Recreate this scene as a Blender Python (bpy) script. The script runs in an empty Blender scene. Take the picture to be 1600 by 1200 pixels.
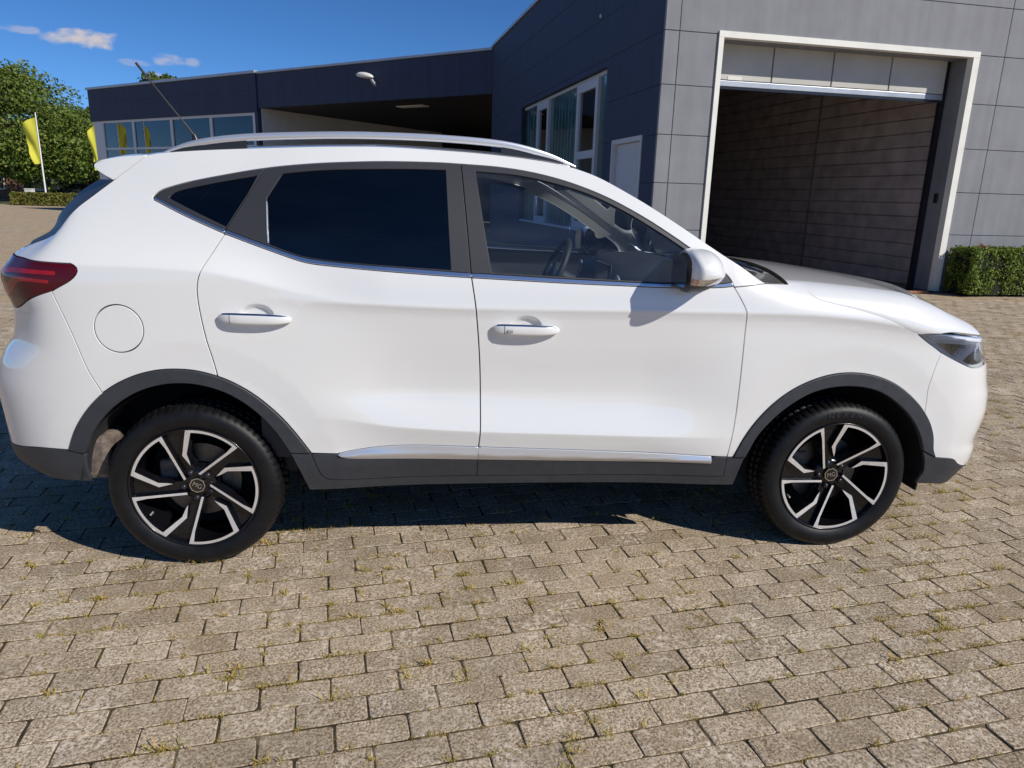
import bpy, bmesh, math, random
import numpy as np
from mathutils import Vector, Matrix
from mathutils.geometry import delaunay_2d_cdt
R = math.radians
scene = bpy.context.scene
COL = scene.collection
random.seed(7); RNG = np.random.default_rng(7)

# ------------------------------------------------------------------ camera
cam_data = bpy.data.cameras.new('camera'); cam = bpy.data.objects.new('camera', cam_data); COL.objects.link(cam)
CAM = np.array([0.8925, -2.6552, 1.4304])
def cam_axes(yaw, pitch, roll):
    f = np.array([math.sin(yaw)*math.cos(pitch), math.cos(yaw)*math.cos(pitch), -math.sin(pitch)])
    r0 = np.array([math.cos(yaw), -math.sin(yaw), 0]); d0 = np.cross(f, r0)
    return math.cos(roll)*r0-math.sin(roll)*d0, math.sin(roll)*r0+math.cos(roll)*d0, f
_i, _j, _f = cam_axes(R(6.697), R(14.735), R(1.608))
cam.matrix_world = Matrix(((_i[0], -_j[0], -_f[0], CAM[0]), (_i[1], -_j[1], -_f[1], CAM[1]), (_i[2], -_j[2], -_f[2], CAM[2]), (0, 0, 0, 1)))
cam_data.sensor_width = 36; cam_data.lens = 25.217; cam_data.clip_start = .05; cam_data.clip_end = 2000
scene.camera = cam

# ------------------------------------------------------------------ light
SUN = Vector((1.08, -.86, 1.0)).normalized()           # direction towards the sun
EL = math.asin(SUN.z); AZ = math.atan2(SUN.x, SUN.y)
world = bpy.data.worlds.new('World'); scene.world = world; world.use_nodes = True
wn, wl = world.node_tree.nodes, world.node_tree.links
wn.clear()
w_out = wn.new('ShaderNodeOutputWorld'); w_bg = wn.new('ShaderNodeBackground'); w_sky = wn.new('ShaderNodeTexSky')
w_sky.sky_type = 'NISHITA'; w_sky.sun_disc = False; w_sky.sun_elevation = EL; w_sky.sun_rotation = AZ
w_sky.altitude = 4000; w_sky.air_density = 1.0; w_sky.dust_density = 0; w_sky.ozone_density = 8
w_bg.inputs['Strength'].default_value = .104
w_hs = wn.new('ShaderNodeHueSaturation'); w_hs.inputs['Saturation'].default_value = 1.09; wl.new(w_sky.outputs[0], w_hs.inputs['Color'])
# small fair-weather clouds scattered low in the sky (direction, width, height, density)
def cloud_mask():
    tc = wn.new('ShaderNodeTexCoord'); nz = wn.new('ShaderNodeTexNoise'); nz.inputs['Scale'].default_value = 46; nz.inputs['Detail'].default_value = 7
    mp = wn.new('ShaderNodeMapping'); mp.inputs['Scale'].default_value = (1, 1, 1.9)
    wl.new(tc.outputs['Generated'], mp.inputs['Vector']); wl.new(mp.outputs[0], nz.inputs['Vector'])
    def M(op, a, b):
        n = wn.new('ShaderNodeMath'); n.operation = op
        for k, v in enumerate((a, b)):
            if v is None: continue
            if isinstance(v, (int, float)): n.inputs[k].default_value = v
            else: wl.new(v, n.inputs[k])
        return n.outputs[0]
    def D(v):
        n = wn.new('ShaderNodeVectorMath'); n.operation = 'DOT_PRODUCT'; wl.new(tc.outputs['Generated'], n.inputs[0]); n.inputs[1].default_value = v
        return n.outputs['Value']
    total = None
    for c, wa, wb, dens in [((-.384, .910, .1555), .040, .0105, 1.0), ((-.405, .900, .152), .018, .007, .5), ((-.433, .888, .157), .022, .0045, .42), ((-.301, .943, .142), .022, .0075, .55), ((-.279, .950, .142), .012, .006, .45), ((-.318, .938, .122), .012, .005, .4), ((-.338, .930, .135), .02, .004, .28),
                            ((-.80, .58, .16), .05, .012, .9), ((-.95, .25, .2), .04, .012, .7), ((.75, .64, .17), .05, .012, .9), ((-.6, -.78, .18), .05, .012, .8), ((.2, -.96, .16), .045, .011, .8), ((.93, -.3, .2), .04, .012, .7)]:
        c = Vector(c).normalized(); rt = Vector((c.y, -c.x, 0)).normalized(); up = rt.cross(c)
        a = M('MULTIPLY', M('SUBTRACT', D(rt), c.dot(rt)), 1/wa); b = M('MULTIPLY', M('SUBTRACT', D(up), c.dot(up)), 1/wb)
        r = M('ADD', M('MULTIPLY', a, a), M('MULTIPLY', b, b))
        q = M('SUBTRACT', 1.15, r); q = M('ADD', q, M('MULTIPLY', M('SUBTRACT', nz.outputs[0], .5), 3.4))
        n = wn.new('ShaderNodeMapRange'); n.interpolation_type = 'SMOOTHSTEP'; wl.new(q, n.inputs[0])
        n.inputs[1].default_value = .0; n.inputs[2].default_value = 1.1; n.inputs[4].default_value = dens
        front = M('GREATER_THAN', D(c), .5)
        o = M('MULTIPLY', n.outputs[0], front)
        total = o if total is None else M('MAXIMUM', total, o)
    return total
w_mix = wn.new('ShaderNodeMix'); w_mix.data_type = 'RGBA'
wl.new(cloud_mask(), w_mix.inputs[0]); wl.new(w_hs.outputs[0], w_mix.inputs[6]); w_mix.inputs[7].default_value = (5.6, 5.3, 5.6, 1)
wl.new(w_mix.outputs[2], w_bg.inputs['Color']); wl.new(w_bg.outputs[0], w_out.inputs[0])
sun_data = bpy.data.lights.new('sun', 'SUN'); sun = bpy.data.objects.new('sun', sun_data); COL.objects.link(sun)
sun_data.energy = 4.5; sun_data.angle = R(.53); sun_data.color = (1, .955, .875)
sun.rotation_euler = SUN.to_track_quat('Z', 'Y').to_euler()
vs = scene.view_settings; vs.view_transform = 'Standard'; vs.look = 'None'; vs.exposure = 0.0; vs.gamma = 1; vs.use_curve_mapping = False
scene.render.engine = 'CYCLES'

# ------------------------------------------------------------------ helpers
def link(o, parent=None):
    COL.objects.link(o)
    if parent is not None: o.parent = parent
    return o
def tag(o, label=None, cat=None, group=None, kind=None):
    if label: o['label'] = label
    if cat: o['category'] = cat
    if group: o['group'] = group
    if kind: o['kind'] = kind
    return o
def empty(name, loc=(0, 0, 0), parent=None):
    o = bpy.data.objects.new(name, None); o.empty_display_size = .1; link(o, parent); o.location = loc; return o
def mesh_obj(name, v, f, mat, parent=None, smooth=False, loc=None, normals=None):
    me = bpy.data.meshes.new(name); me.from_pydata([tuple(map(float, a)) for a in v], [], [tuple(map(int, a)) for a in f])
    if smooth: me.polygons.foreach_set('use_smooth', [True]*len(me.polygons))
    me.materials.append(mat); me.update()
    if normals is not None: me.normals_split_custom_set_from_vertices([tuple(map(float, a)) for a in normals])
    o = bpy.data.objects.new(name, me); link(o, parent)
    if loc is not None: o.location = loc
    return o
class MB:
    """collects shapes for ONE mesh object"""
    def __init__(s): s.v = []; s.f = []; s.sm = []
    def add(s, v, f, smooth=False):
        b = len(s.v); s.v += [tuple(map(float, a)) for a in v]; s.f += [tuple(int(i)+b for i in a) for a in f]; s.sm += [smooth]*len(f); return s
    def box(s, x0, x1, y0, y1, z0, z1, bev=0):
        if bev:
            x0, x1 = sorted((x0, x1)); y0, y1 = sorted((y0, y1)); z0, z1 = sorted((z0, z1))
            bm = bmesh.new(); bmesh.ops.create_cube(bm, size=1)
            for a in bm.verts: a.co = Vector(((x0+x1)/2+a.co.x*(x1-x0), (y0+y1)/2+a.co.y*(y1-y0), (z0+z1)/2+a.co.z*(z1-z0)))
            bmesh.ops.bevel(bm, geom=bm.edges[:], offset=min(bev, .45*min(x1-x0, y1-y0, z1-z0)), segments=2, affect='EDGES', profile=.5)
            return s.bm(bm)
        c = [(x0, y0, z0), (x1, y0, z0), (x1, y1, z0), (x0, y1, z0), (x0, y0, z1), (x1, y0, z1), (x1, y1, z1), (x0, y1, z1)]
        return s.add(c, [(0, 3, 2, 1), (4, 5, 6, 7), (0, 1, 5, 4), (1, 2, 6, 5), (2, 3, 7, 6), (3, 0, 4, 7)])
    def bm(s, bm, smooth=False):
        bm.verts.ensure_lookup_table(); bm.verts.index_update()
        s.add([v.co[:] for v in bm.verts], [[v.index for v in f.verts] for f in bm.faces], smooth); bm.free(); return s
    def tube(s, pts, rad, n=10, cap=True, flat=1.0, smooth=True):
        """swept tube; rad number or list; flat = z squash"""
        pts = [Vector(q) for q in pts]; rr = rad if isinstance(rad, (list, tuple)) else [rad]*len(pts)
        vs_, fs = [], []; prev = None
        for k, q in enumerate(pts):
            t = (pts[min(k+1, len(pts)-1)]-pts[max(k-1, 0)]).normalized()
            if prev is None:
                a = Vector((0, 0, 1)) if abs(t.z) < .9 else Vector((0, 1, 0))
            else: a = prev
            x = t.cross(a).normalized(); y = x.cross(t).normalized(); prev = y
            for m in range(n):
                an = 2*math.pi*m/n; vs_.append(q+x*math.cos(an)*rr[k]+y*math.sin(an)*rr[k]*flat)
        for k in range(len(pts)-1):
            for m in range(n):
                a, b = k*n+m, k*n+(m+1) % n; fs.append((a, b, b+n, a+n))
        s.add(vs_, fs, smooth)
        if cap: s.add(vs_[:n], [tuple(range(n))[::-1]]); s.add(vs_[-n:], [tuple(range(n))])
        return s
    def lathe(s, prof, n=48, axis='Y', smooth=True, closed=False):
        """profile of (radius, axial)"""
        vs_, fs = [], []; m = len(prof)
        for k in range(n):
            a = 2*math.pi*k/n; c, d = math.cos(a), math.sin(a)
            for r, h in prof: vs_.append((r*c, h, r*d) if axis == 'Y' else (r*c, r*d, h))
        for k in range(n):
            for j in range(m-1 if not closed else m):
                a, b = k*m+j, k*m+(j+1) % m; c, d = ((k+1) % n)*m+(j+1) % m, ((k+1) % n)*m+j
                fs.append((a, b, c, d) if axis == 'Y' else (a, d, c, b))
        return s.add(vs_, fs, smooth)
    def xf(s, M):
        s.v = [tuple(M @ Vector(a)) for a in s.v]; return s
    def build(s, name, mat, parent=None, loc=None, me_only=False):
        me = bpy.data.meshes.new(name); me.from_pydata(s.v, [], s.f); me.polygons.foreach_set('use_smooth', s.sm); me.materials.append(mat); me.update()
        if me_only: return me
        o = bpy.data.objects.new(name, me); link(o, parent)
        if loc is not None: o.location = loc
        return o
def inst(name, me, parent=None, loc=(0, 0, 0), rot=(0, 0, 0), scale=(1, 1, 1)):
    o = bpy.data.objects.new(name, me); link(o, parent); o.location = loc; o.rotation_euler = rot; o.scale = scale; return o
def copy_tree(o, parent=None):
    c = o.copy(); COL.objects.link(c); c.parent = parent
    for ch in list(o.children): copy_tree(ch, c)
    return c

# ------------------------------------------------------------------ materials
def new_mat(name):
    m = bpy.data.materials.new(name); m.use_nodes = True; return m, m.node_tree.nodes, m.node_tree.links, m.node_tree.nodes['Principled BSDF']
def pbr(name, col, rough=.5, metal=0., coat=0., coat_r=.03, spec=.5, noise=0., nscale=8., bump=0., bscale=200., detail=4):
    m, N, L, b = new_mat(name)
    b.inputs['Base Color'].default_value = (*col, 1); b.inputs['Roughness'].default_value = rough; b.inputs['Metallic'].default_value = metal
    b.inputs['Coat Weight'].default_value = coat; b.inputs['Coat Roughness'].default_value = coat_r; b.inputs['Specular IOR Level'].default_value = spec
    if coat >= 1: b.inputs['Coat IOR'].default_value = 1.75
    g = N.new('ShaderNodeNewGeometry')
    if noise:
        n = N.new('ShaderNodeTexNoise'); n.inputs['Scale'].default_value = nscale; n.inputs['Detail'].default_value = detail; L.new(g.outputs['Position'], n.inputs['Vector'])
        mr = N.new('ShaderNodeMapRange'); mr.inputs[1].default_value = .3; mr.inputs[2].default_value = .7; mr.inputs[3].default_value = 1-noise; mr.inputs[4].default_value = 1+noise
        L.new(n.outputs[0], mr.inputs[0]); mx = N.new('ShaderNodeMix'); mx.data_type = 'RGBA'; mx.blend_type = 'MULTIPLY'; mx.inputs[0].default_value = 1
        mx.inputs[6].default_value = (*col, 1); L.new(mr.outputs[0], mx.inputs[7]); L.new(mx.outputs[2], b.inputs['Base Color'])
        r2 = N.new('ShaderNodeMapRange'); r2.inputs[3].default_value = max(rough-.08, .02); r2.inputs[4].default_value = min(rough+.08, 1); L.new(n.outputs[0], r2.inputs[0]); L.new(r2.outputs[0], b.inputs['Roughness'])
    if bump:
        n = N.new('ShaderNodeTexNoise'); n.inputs['Scale'].default_value = bscale; n.inputs['Detail'].default_value = 3; L.new(g.outputs['Position'], n.inputs['Vector'])
        bp = N.new('ShaderNodeBump'); bp.inputs['Strength'].default_value = bump; bp.inputs['Distance'].default_value = .004; L.new(n.outputs[0], bp.inputs['Height']); L.new(bp.outputs[0], b.inputs['Normal'])
    return m
def glass(name, tint, ior=1.5, rough=0.0, dust=0.0):
    m, N, L, b = new_mat(name); N.remove(b)
    out = [n for n in N if n.type == 'OUTPUT_MATERIAL'][0]
    t = N.new('ShaderNodeBsdfTransparent'); t.inputs[0].default_value = (*tint, 1)
    g = N.new('ShaderNodeBsdfGlossy'); g.inputs['Roughness'].default_value = rough; g.inputs[0].default_value = (.95, .97, 1, 1)
    fr = N.new('ShaderNodeFresnel'); fr.inputs[0].default_value = ior
    mul = N.new('ShaderNodeMath'); mul.operation = 'MULTIPLY'; mul.inputs[1].default_value = 1.6; mul.use_clamp = True; L.new(fr.outputs[0], mul.inputs[0])
    mx = N.new('ShaderNodeMixShader'); L.new(mul.outputs[0], mx.inputs[0]); L.new(t.outputs[0], mx.inputs[1]); L.new(g.outputs[0], mx.inputs[2]); L.new(mx.outputs[0], out.inputs[0])
    if dust:        # thin film of dust on the outside
        df = N.new('ShaderNodeBsdfDiffuse'); df.inputs[0].default_value = (.70, .76, .86, 1); n = N.new('ShaderNodeTexNoise'); n.inputs['Scale'].default_value = 5; n.inputs['Detail'].default_value = 5
        ge = N.new('ShaderNodeNewGeometry'); mp = N.new('ShaderNodeMapping'); mp.inputs['Scale'].default_value = (.5, 1, 2.4); L.new(ge.outputs['Position'], mp.inputs[0]); L.new(mp.outputs[0], n.inputs[0])
        r = N.new('ShaderNodeMapRange'); r.inputs[1].default_value = .35; r.inputs[2].default_value = .75; r.inputs[3].default_value = dust*.35; r.inputs[4].default_value = dust*2; L.new(n.outputs[0], r.inputs[0])
        m2 = N.new('ShaderNodeMixShader'); L.new(r.outputs[0], m2.inputs[0]); L.new(mx.outputs[0], m2.inputs[1]); L.new(df.outputs[0], m2.inputs[2]); L.new(m2.outputs[0], out.inputs[0])
    return m
def leaf_mat(name, c1, c2, c3):
    m, N, L, b = new_mat(name)
    g = N.new('ShaderNodeNewGeometry'); r = N.new('ShaderNodeValToRGB'); L.new(g.outputs['Random Per Island'], r.inputs[0])
    e = r.color_ramp.elements; e[0].color = (*c1, 1); e[1].color = (*c3, 1); k = e.new(.55); k.color = (*c2, 1)
    L.new(r.outputs[0], b.inputs['Base Color']); b.inputs['Roughness'].default_value = .55; b.inputs['Specular IOR Level'].default_value = .35
    out = [n for n in N if n.type == 'OUTPUT_MATERIAL'][0]
    t = N.new('ShaderNodeBsdfTranslucent'); L.new(r.outputs[0], t.inputs[0]); mx = N.new('ShaderNodeMixShader'); mx.inputs[0].default_value = .28
    L.new(b.outputs[0], mx.inputs[1]); L.new(t.outputs[0], mx.inputs[2]); L.new(mx.outputs[0], out.inputs[0])
    return m
M = {}
M['paint'] = pbr('white_paint', (.775, .77, .755), .35, coat=1, coat_r=.02, spec=.5)
M['clad'] = pbr('grey_plastic', (.034, .037, .044), .48, noise=.12, nscale=30, bump=.25, bscale=900)
M['gloss_black'] = pbr('gloss_black', (.008, .008, .009), .12, coat=.6)
M['frame_black'] = pbr('window_frame_black', (.036, .036, .041), .45)
M['chrome'] = pbr('chrome', (.74, .75, .77), .16, metal=1)
M['belt'] = pbr('satin_belt_trim', (.60, .64, .72), .22, metal=.95)
M['satin_silver'] = pbr('satin_silver', (.76, .78, .82), .30, metal=.7)
M['rim_cut'] = pbr('machined_alloy', (.80, .775, .75), .40, metal=.6, noise=.05, nscale=60)
M['rim_black'] = pbr('rim_black_lacquer', (.005, .005, .007), .22, coat=.35, spec=.35)
M['tyre'] = pbr('tyre_rubber', (.0075, .0075, .0085), .44, spec=.28, noise=.25, nscale=22, bump=.2, bscale=500)
M['letter'] = pbr('raised_rubber', (.032, .032, .034), .5)
M['dark'] = pbr('dark_void', (.006, .006, .007), .9)
M['liner'] = pbr('felt_liner', (.012, .012, .013), .95, bump=.4, bscale=300)
M['disc'] = pbr('brake_disc', (.16, .15, .14), .45, metal=1, noise=.25, nscale=30)
M['caliper'] = pbr('caliper_iron', (.16, .13, .11), .6, noise=.4, nscale=40)
M['glass_clear'] = glass('door_glass', (.84, .90, .94), dust=.013)
M['glass_dark'] = glass('privacy_glass', (.035, .04, .05), dust=.0015)
M['red_lens'] = pbr('red_lens', (.30, .007, .011), .22, coat=.25, spec=.3, noise=.3, nscale=14)
M['red_dark'] = pbr('dark_red_lens', (.075, .003, .008), .2, coat=.15, spec=.3)
M['lamp_clear'] = glass('lamp_cover', (.93, .95, .96))
M['lamp_chrome'] = pbr('lamp_reflector', (.75, .77, .80), .14, metal=1, noise=.2, nscale=50)
M['lamp_black'] = pbr('lamp_bezel', (.02, .02, .024), .25)
M['lamp_grey'] = pbr('lamp_housing', (.66, .67, .72), .25, metal=.15)
M['lamp_white'] = pbr('light_guide', (.80, .79, .86), .2)
M['lens'] = pbr('lamp_lens', (.55, .62, .75), .05, metal=.7, coat=1)
M['amber'] = pbr('amber_reflector', (.62, .42, .30), .3, metal=.3)
M['interior'] = pbr('dark_trim', (.035, .035, .038), .6)
M['seat'] = pbr('seat_cloth', (.024, .024, .026), .8, bump=.3, bscale=400)
M['headliner'] = pbr('headliner', (.74, .71, .65), .9)
M['dash_grey'] = pbr('dash_inlay', (.33, .34, .35), .4)
M['orange'] = pbr('indicator_amber', (.8, .18, .02), .25)

# ------------------------------------------------------------------ car skin (x forward from rear axle, half width, z)
YC=0.875
def sst(a,b,x):
    t=np.clip((np.asarray(x,float)-a)/(b-a),0,1); return t*t*(3-2*t)
def pchip(xs,ys,x):
    xs=np.array(xs,float);ys=np.array(ys,float);x=np.asarray(x,float)
    h=np.diff(xs);d=np.diff(ys)/h;m=np.zeros_like(xs)
    m[1:-1]=np.where(d[:-1]*d[1:]>0,2*d[:-1]*d[1:]/(d[:-1]+d[1:]+1e-12),0);m[0]=d[0];m[-1]=d[-1]
    i=np.clip(np.searchsorted(xs,x)-1,0,len(xs)-2);t=(x-xs[i])/h[i]
    tc=np.clip(t,0,1);r=((1+2*tc)*(1-tc)**2*ys[i]+tc*(1-tc)**2*h[i]*m[i]+tc*tc*(3-2*tc)*ys[i+1]+tc*tc*(tc-1)*h[i]*m[i+1])
    return r+np.where(t>1,(x-xs[-1])*m[-1],0)+np.where(t<0,(x-xs[0])*m[0],0)
# plan outline of the lower body, rear centre -> front centre (x, half width)
PLAN=[(-.848,0),(-.843,.22),(-.825,.42),(-.79,.59),(-.737,.71),(-.66,.79),(-.55,.848),(-.4,.882),(-.2,.897),(.1,.903),(.6,.905),(1.3,.905),(2,.905),(2.5,.905),(2.8,.903),(2.97,.897),(3.12,.880),(3.235,.838),(3.32,.762),(3.38,.66),(3.42,.52),(3.445,.35),(3.458,.17),(3.46,0)]
def _cr(P,n=24):
    P=np.array(P,float);Q=np.vstack([2*P[0]-P[1],P,2*P[-1]-P[-2]]);out=[]
    for k in range(1,len(Q)-2):
        a,b,c,d=Q[k-1],Q[k],Q[k+1],Q[k+2];t=np.linspace(0,1,n,endpoint=False)[:,None]
        out.append(.5*(2*b+(c-a)*t+(2*a-5*b+4*c-d)*t*t+(3*b-a-3*c+d)*t**3))
    return np.vstack(out+[P[-1:]])
_pl=_cr(PLAN,96);_s=np.concatenate([[0],np.cumsum(np.hypot(*np.diff(_pl,axis=0).T))])
_s=_s-_s[np.argmin(abs(_pl[:,0]-1.3))]+1.3
UMIN,UMAX=_s[0],_s[-1]
def plan(u):
    x=np.interp(u,_s,_pl[:,0]);h=np.interp(u,_s,_pl[:,1])
    e=.012;tx=np.interp(u+e,_s,_pl[:,0])-np.interp(u-e,_s,_pl[:,0]);th=np.interp(u+e,_s,_pl[:,1])-np.interp(u-e,_s,_pl[:,1])
    n=np.hypot(tx,th)+1e-9
    return x,h,-th/n*1.0,tx/n   # outward normal (nx,nh)
DOOR=([.2,.25,.32,.40,.46,.510,.531,.535,.539,.56,.60,.66,.70,.75,.85,.92,.952,.974,.9835,.9865,1.00,1.05,1.10,1.2,1.3,1.4,1.5,1.56,1.60,1.64],
      [.085,.070,.055,.036,.0200,.0062,.0007,0,.0007,.0062,.0180,.0330,.0370,.0350,.0215,.0138,.0105,.0058,.0034,.0034,.0058,.0142,.0265,.0600,.1020,.151,.212,.258,.296,.34])
FLAR=([.2,.25,.32,.40,.46,.56,.66,.75,.85,.92,.952,.974,.9835,.9865,1.00,1.05,1.10,1.2,1.3,1.4,1.5,1.56,1.60,1.64],
      [.05,.036,.022,.010,.006,.005,.006,.008,.0110,.0132,.0115,.0072,.0050,.0050,.0074,.0150,.0270,.0600,.1020,.151,.212,.258,.296,.34])
REAR=([.2,.25,.32,.40,.46,.56,.66,.75,.85,.95,1.03,1.08,1.11,1.128,1.134,1.16,1.2,1.3,1.4,1.5,1.56,1.60,1.64],
      [.05,.036,.022,.010,.006,.005,.006,.008,.0110,.0140,.0160,.0172,.0180,.0187,.0205,.0345,.056,.1000,.151,.212,.258,.296,.34])
def zcrease(u): return pchip([.4,.68,1.05,2.1,2.33,2.55,2.84,3.1,3.5],[1.045,1.034,1.022,1.015,1.011,.997,.957,.91,.88],u)
def zlow(u): return pchip([.2,.55,.75,1.08,1.46,1.98,2.3],[.62,.598,.568,.544,.529,.509,.50],u)
def ztop(u): return pchip([1.9,2.15,2.4,2.7,2.9,3.05,3.2,3.35,3.6,4.3],[1.17,1.15,1.135,1.110,1.087,1.060,1.006,.947,.915,.91],u)
HANDLES=[(.272,.988),(1.250,.955)]
def zhaunch(u): return pchip([-.4,-.12,.1,.23,.34,.5],[1.158,1.152,1.138,1.115,1.088,1.05],u)
ARCH=[(0.0,.345),(2.585,.34)]
EF=([0.2,0.276,0.314,0.348,0.4,0.44,0.51,0.58,0.64,0.7,0.774,0.844,0.89,0.925,0.955,1],[-0.1,-0.0578,-0.0376,-0.0149,-0.015,-0.0281,-0.0112,0.002,-0.001,-0.0174,-0.0318,-0.0449,-0.0321,-0.0273,-0.0362,-0.08])
ER=([0.2,0.347,0.406,0.465,0.56,0.686,0.76,0.814,0.871,0.92,0.976,1.04,1.1,1.148,1.19,1.252,1.35,1.45,1.5],[0.14,0.0714,0.0165,0.0087,0.0028,-0.0069,0.0076,0.034,0.0711,0.08,0.0838,0.065,0.055,0.0791,0.1006,0.1315,0.2,0.28,0.32])
def depth(u,z):
    u,z=np.broadcast_arrays(np.asarray(u,float),np.asarray(z,float))
    wd=sst(.35,.9,u)*(1-sst(1.7,2.2,u))
    wr=1-sst(.15,.75,u)
    sh=(.985-zcrease(u))*sst(.74,.93,z)+(.535-zlow(u))*(1-sst(.62,.76,z))*sst(.40,.48,z)
    z2=z+sh
    d=(pchip(*DOOR,z2)*wd+pchip(*FLAR,z2)*(1-wd))*(1-wr)+pchip(*REAR,z+(1.131-zhaunch(u))*sst(.9,1.08,z)*(1-sst(1.16,1.3,z)))*wr
    for cx,cz in ARCH:
        r=np.hypot(u-cx,z-cz);d=d+.0045*np.clip((.545-r)/.09,0,1)
    # fender roll towards the hood
    zt=ztop(u);R=.17-.045*(1-sst(2.75,3.05,u));q=np.clip((z-(zt-R))/R,0,.985);roll=.19*(1-np.sqrt(1-q*q))
    wf=sst(2.05,2.4,u)
    d=d*(1-wf*sst(-.105,-.02,z-zt))+wf*roll
    d=d+.10*sst(.45,-.6,u)*sst(1.08,1.5,z)
    for hu,hz in HANDLES:   # finger recess behind each handle
        d=d+.016*(1-sst(.25,1.0,((u-hu)/.062)**2+((z-hz)/np.where(z>hz,.042,.03))**2))
    return d
def body(u,z):
    """point on the outer side skin: x, half width, z"""
    u,z=np.broadcast_arrays(np.asarray(u,float),np.asarray(z,float))
    x,h,nx,nh=plan(u);d=depth(u,z)
    X=x-nx*d;H=h-nh*d
    X=X+pchip(*ER,z)*sst(-.38,-.72,u)*1.0+pchip(*EF,z)*sst(2.75,3.2,u)
    return X,H,z

def rs(pts, step=.014, smooth=2):
    """resample a polyline through a spline at even steps, lightly smoothed, ends fixed"""
    P = np.array(pts, float)
    if len(P) > 2: P = _cr(P, 16)
    s = np.concatenate([[0], np.cumsum(np.hypot(*np.diff(P, axis=0).T))]); n = max(int(s[-1]/step), 1)
    t = np.linspace(0, s[-1], n+1); Q = np.stack([np.interp(t, s, P[:, 0]), np.interp(t, s, P[:, 1])], 1)
    for _ in range(smooth):
        if len(Q) > 2: Q[1:-1] = .25*Q[:-2]+.5*Q[1:-1]+.25*Q[2:]
    return Q
def loop(*segs, step=.014):
    out = []
    for s in segs:
        Q = s if isinstance(s, np.ndarray) else rs(s, step)
        for q in Q:
            if not out or np.hypot(*(q-out[-1])) > 1.5e-3: out.append(q)
    if np.hypot(*(out[0]-out[-1])) < 2e-3: out.pop()
    P = np.array(out); x, y = P[:, 0], P[:, 1]
    if np.sum(x*np.roll(y, -1)-np.roll(x, -1)*y) < 0: P = P[::-1]
    return P
def inset(P, g):
    e = np.roll(P, -1, 0)-P; e /= np.hypot(e[:, 0], e[:, 1])[:, None]+1e-12; n = np.stack([-e[:, 1], e[:, 0]], 1)   # inward for ccw
    m = n+np.roll(n, 1, 0); l = (m*m).sum(1)/2; m = m/np.maximum(l, .35)[:, None]
    return P+m*g
def inside(P, q):
    x, y = q[:, 0][:, None], q[:, 1][:, None]; a, b = P, np.roll(P, -1, 0)
    c = ((a[:, 1] > y) != (b[:, 1] > y)) & (x < (b[:, 0]-a[:, 0])*(y-a[:, 1])/(b[:, 1]-a[:, 1]+1e-15)+a[:, 0])
    return c.sum(1) % 2 == 1
def fill2d(loops, extra):
    """triangulate the region between loops (first outer) with extra interior points"""
    pts, ed = [], []
    for l in loops:
        b = len(pts); pts += [tuple(q) for q in l]; ed += [(b+k, b+(k+1) % len(l)) for k in range(len(l))]
    nb = len(pts); pts += [tuple(q) for q in extra]
    v, _, f, ov, _, _ = delaunay_2d_cdt([Vector(q) for q in pts], ed, [], 0, 1e-7)
    V = np.array([q[:] for q in v]); F = np.array([t for t in f if len(t) == 3])
    c = V[F].mean(1); k = inside(loops[0], c)
    for l in loops[1:]: k &= ~inside(l, c)
    return V, F[k], nb
def skin(u, z, off, side):
    e = .0025
    X, H, Z = body(u, z); X1, H1, _ = body(u+e, z); X0, H0, _ = body(u-e, z); X2, H2, _ = body(u, z+e); X3, H3, _ = body(u, z-e)
    du = np.stack([X1-X0, -(H1-H0), 0*X], 1); dz = np.stack([X2-X3, -(H2-H3), 0*X+2*e], 1)
    n = np.cross(du, dz); n /= np.linalg.norm(n, axis=1)[:, None]+1e-12
    P = np.stack([X, YC-H, Z], 1)+n*np.broadcast_to(off, X.shape)[:, None]
    if side < 0:
        P[:, 1] = 2*YC-P[:, 1]; n = n*[1, -1, 1]
    return P, n
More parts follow.
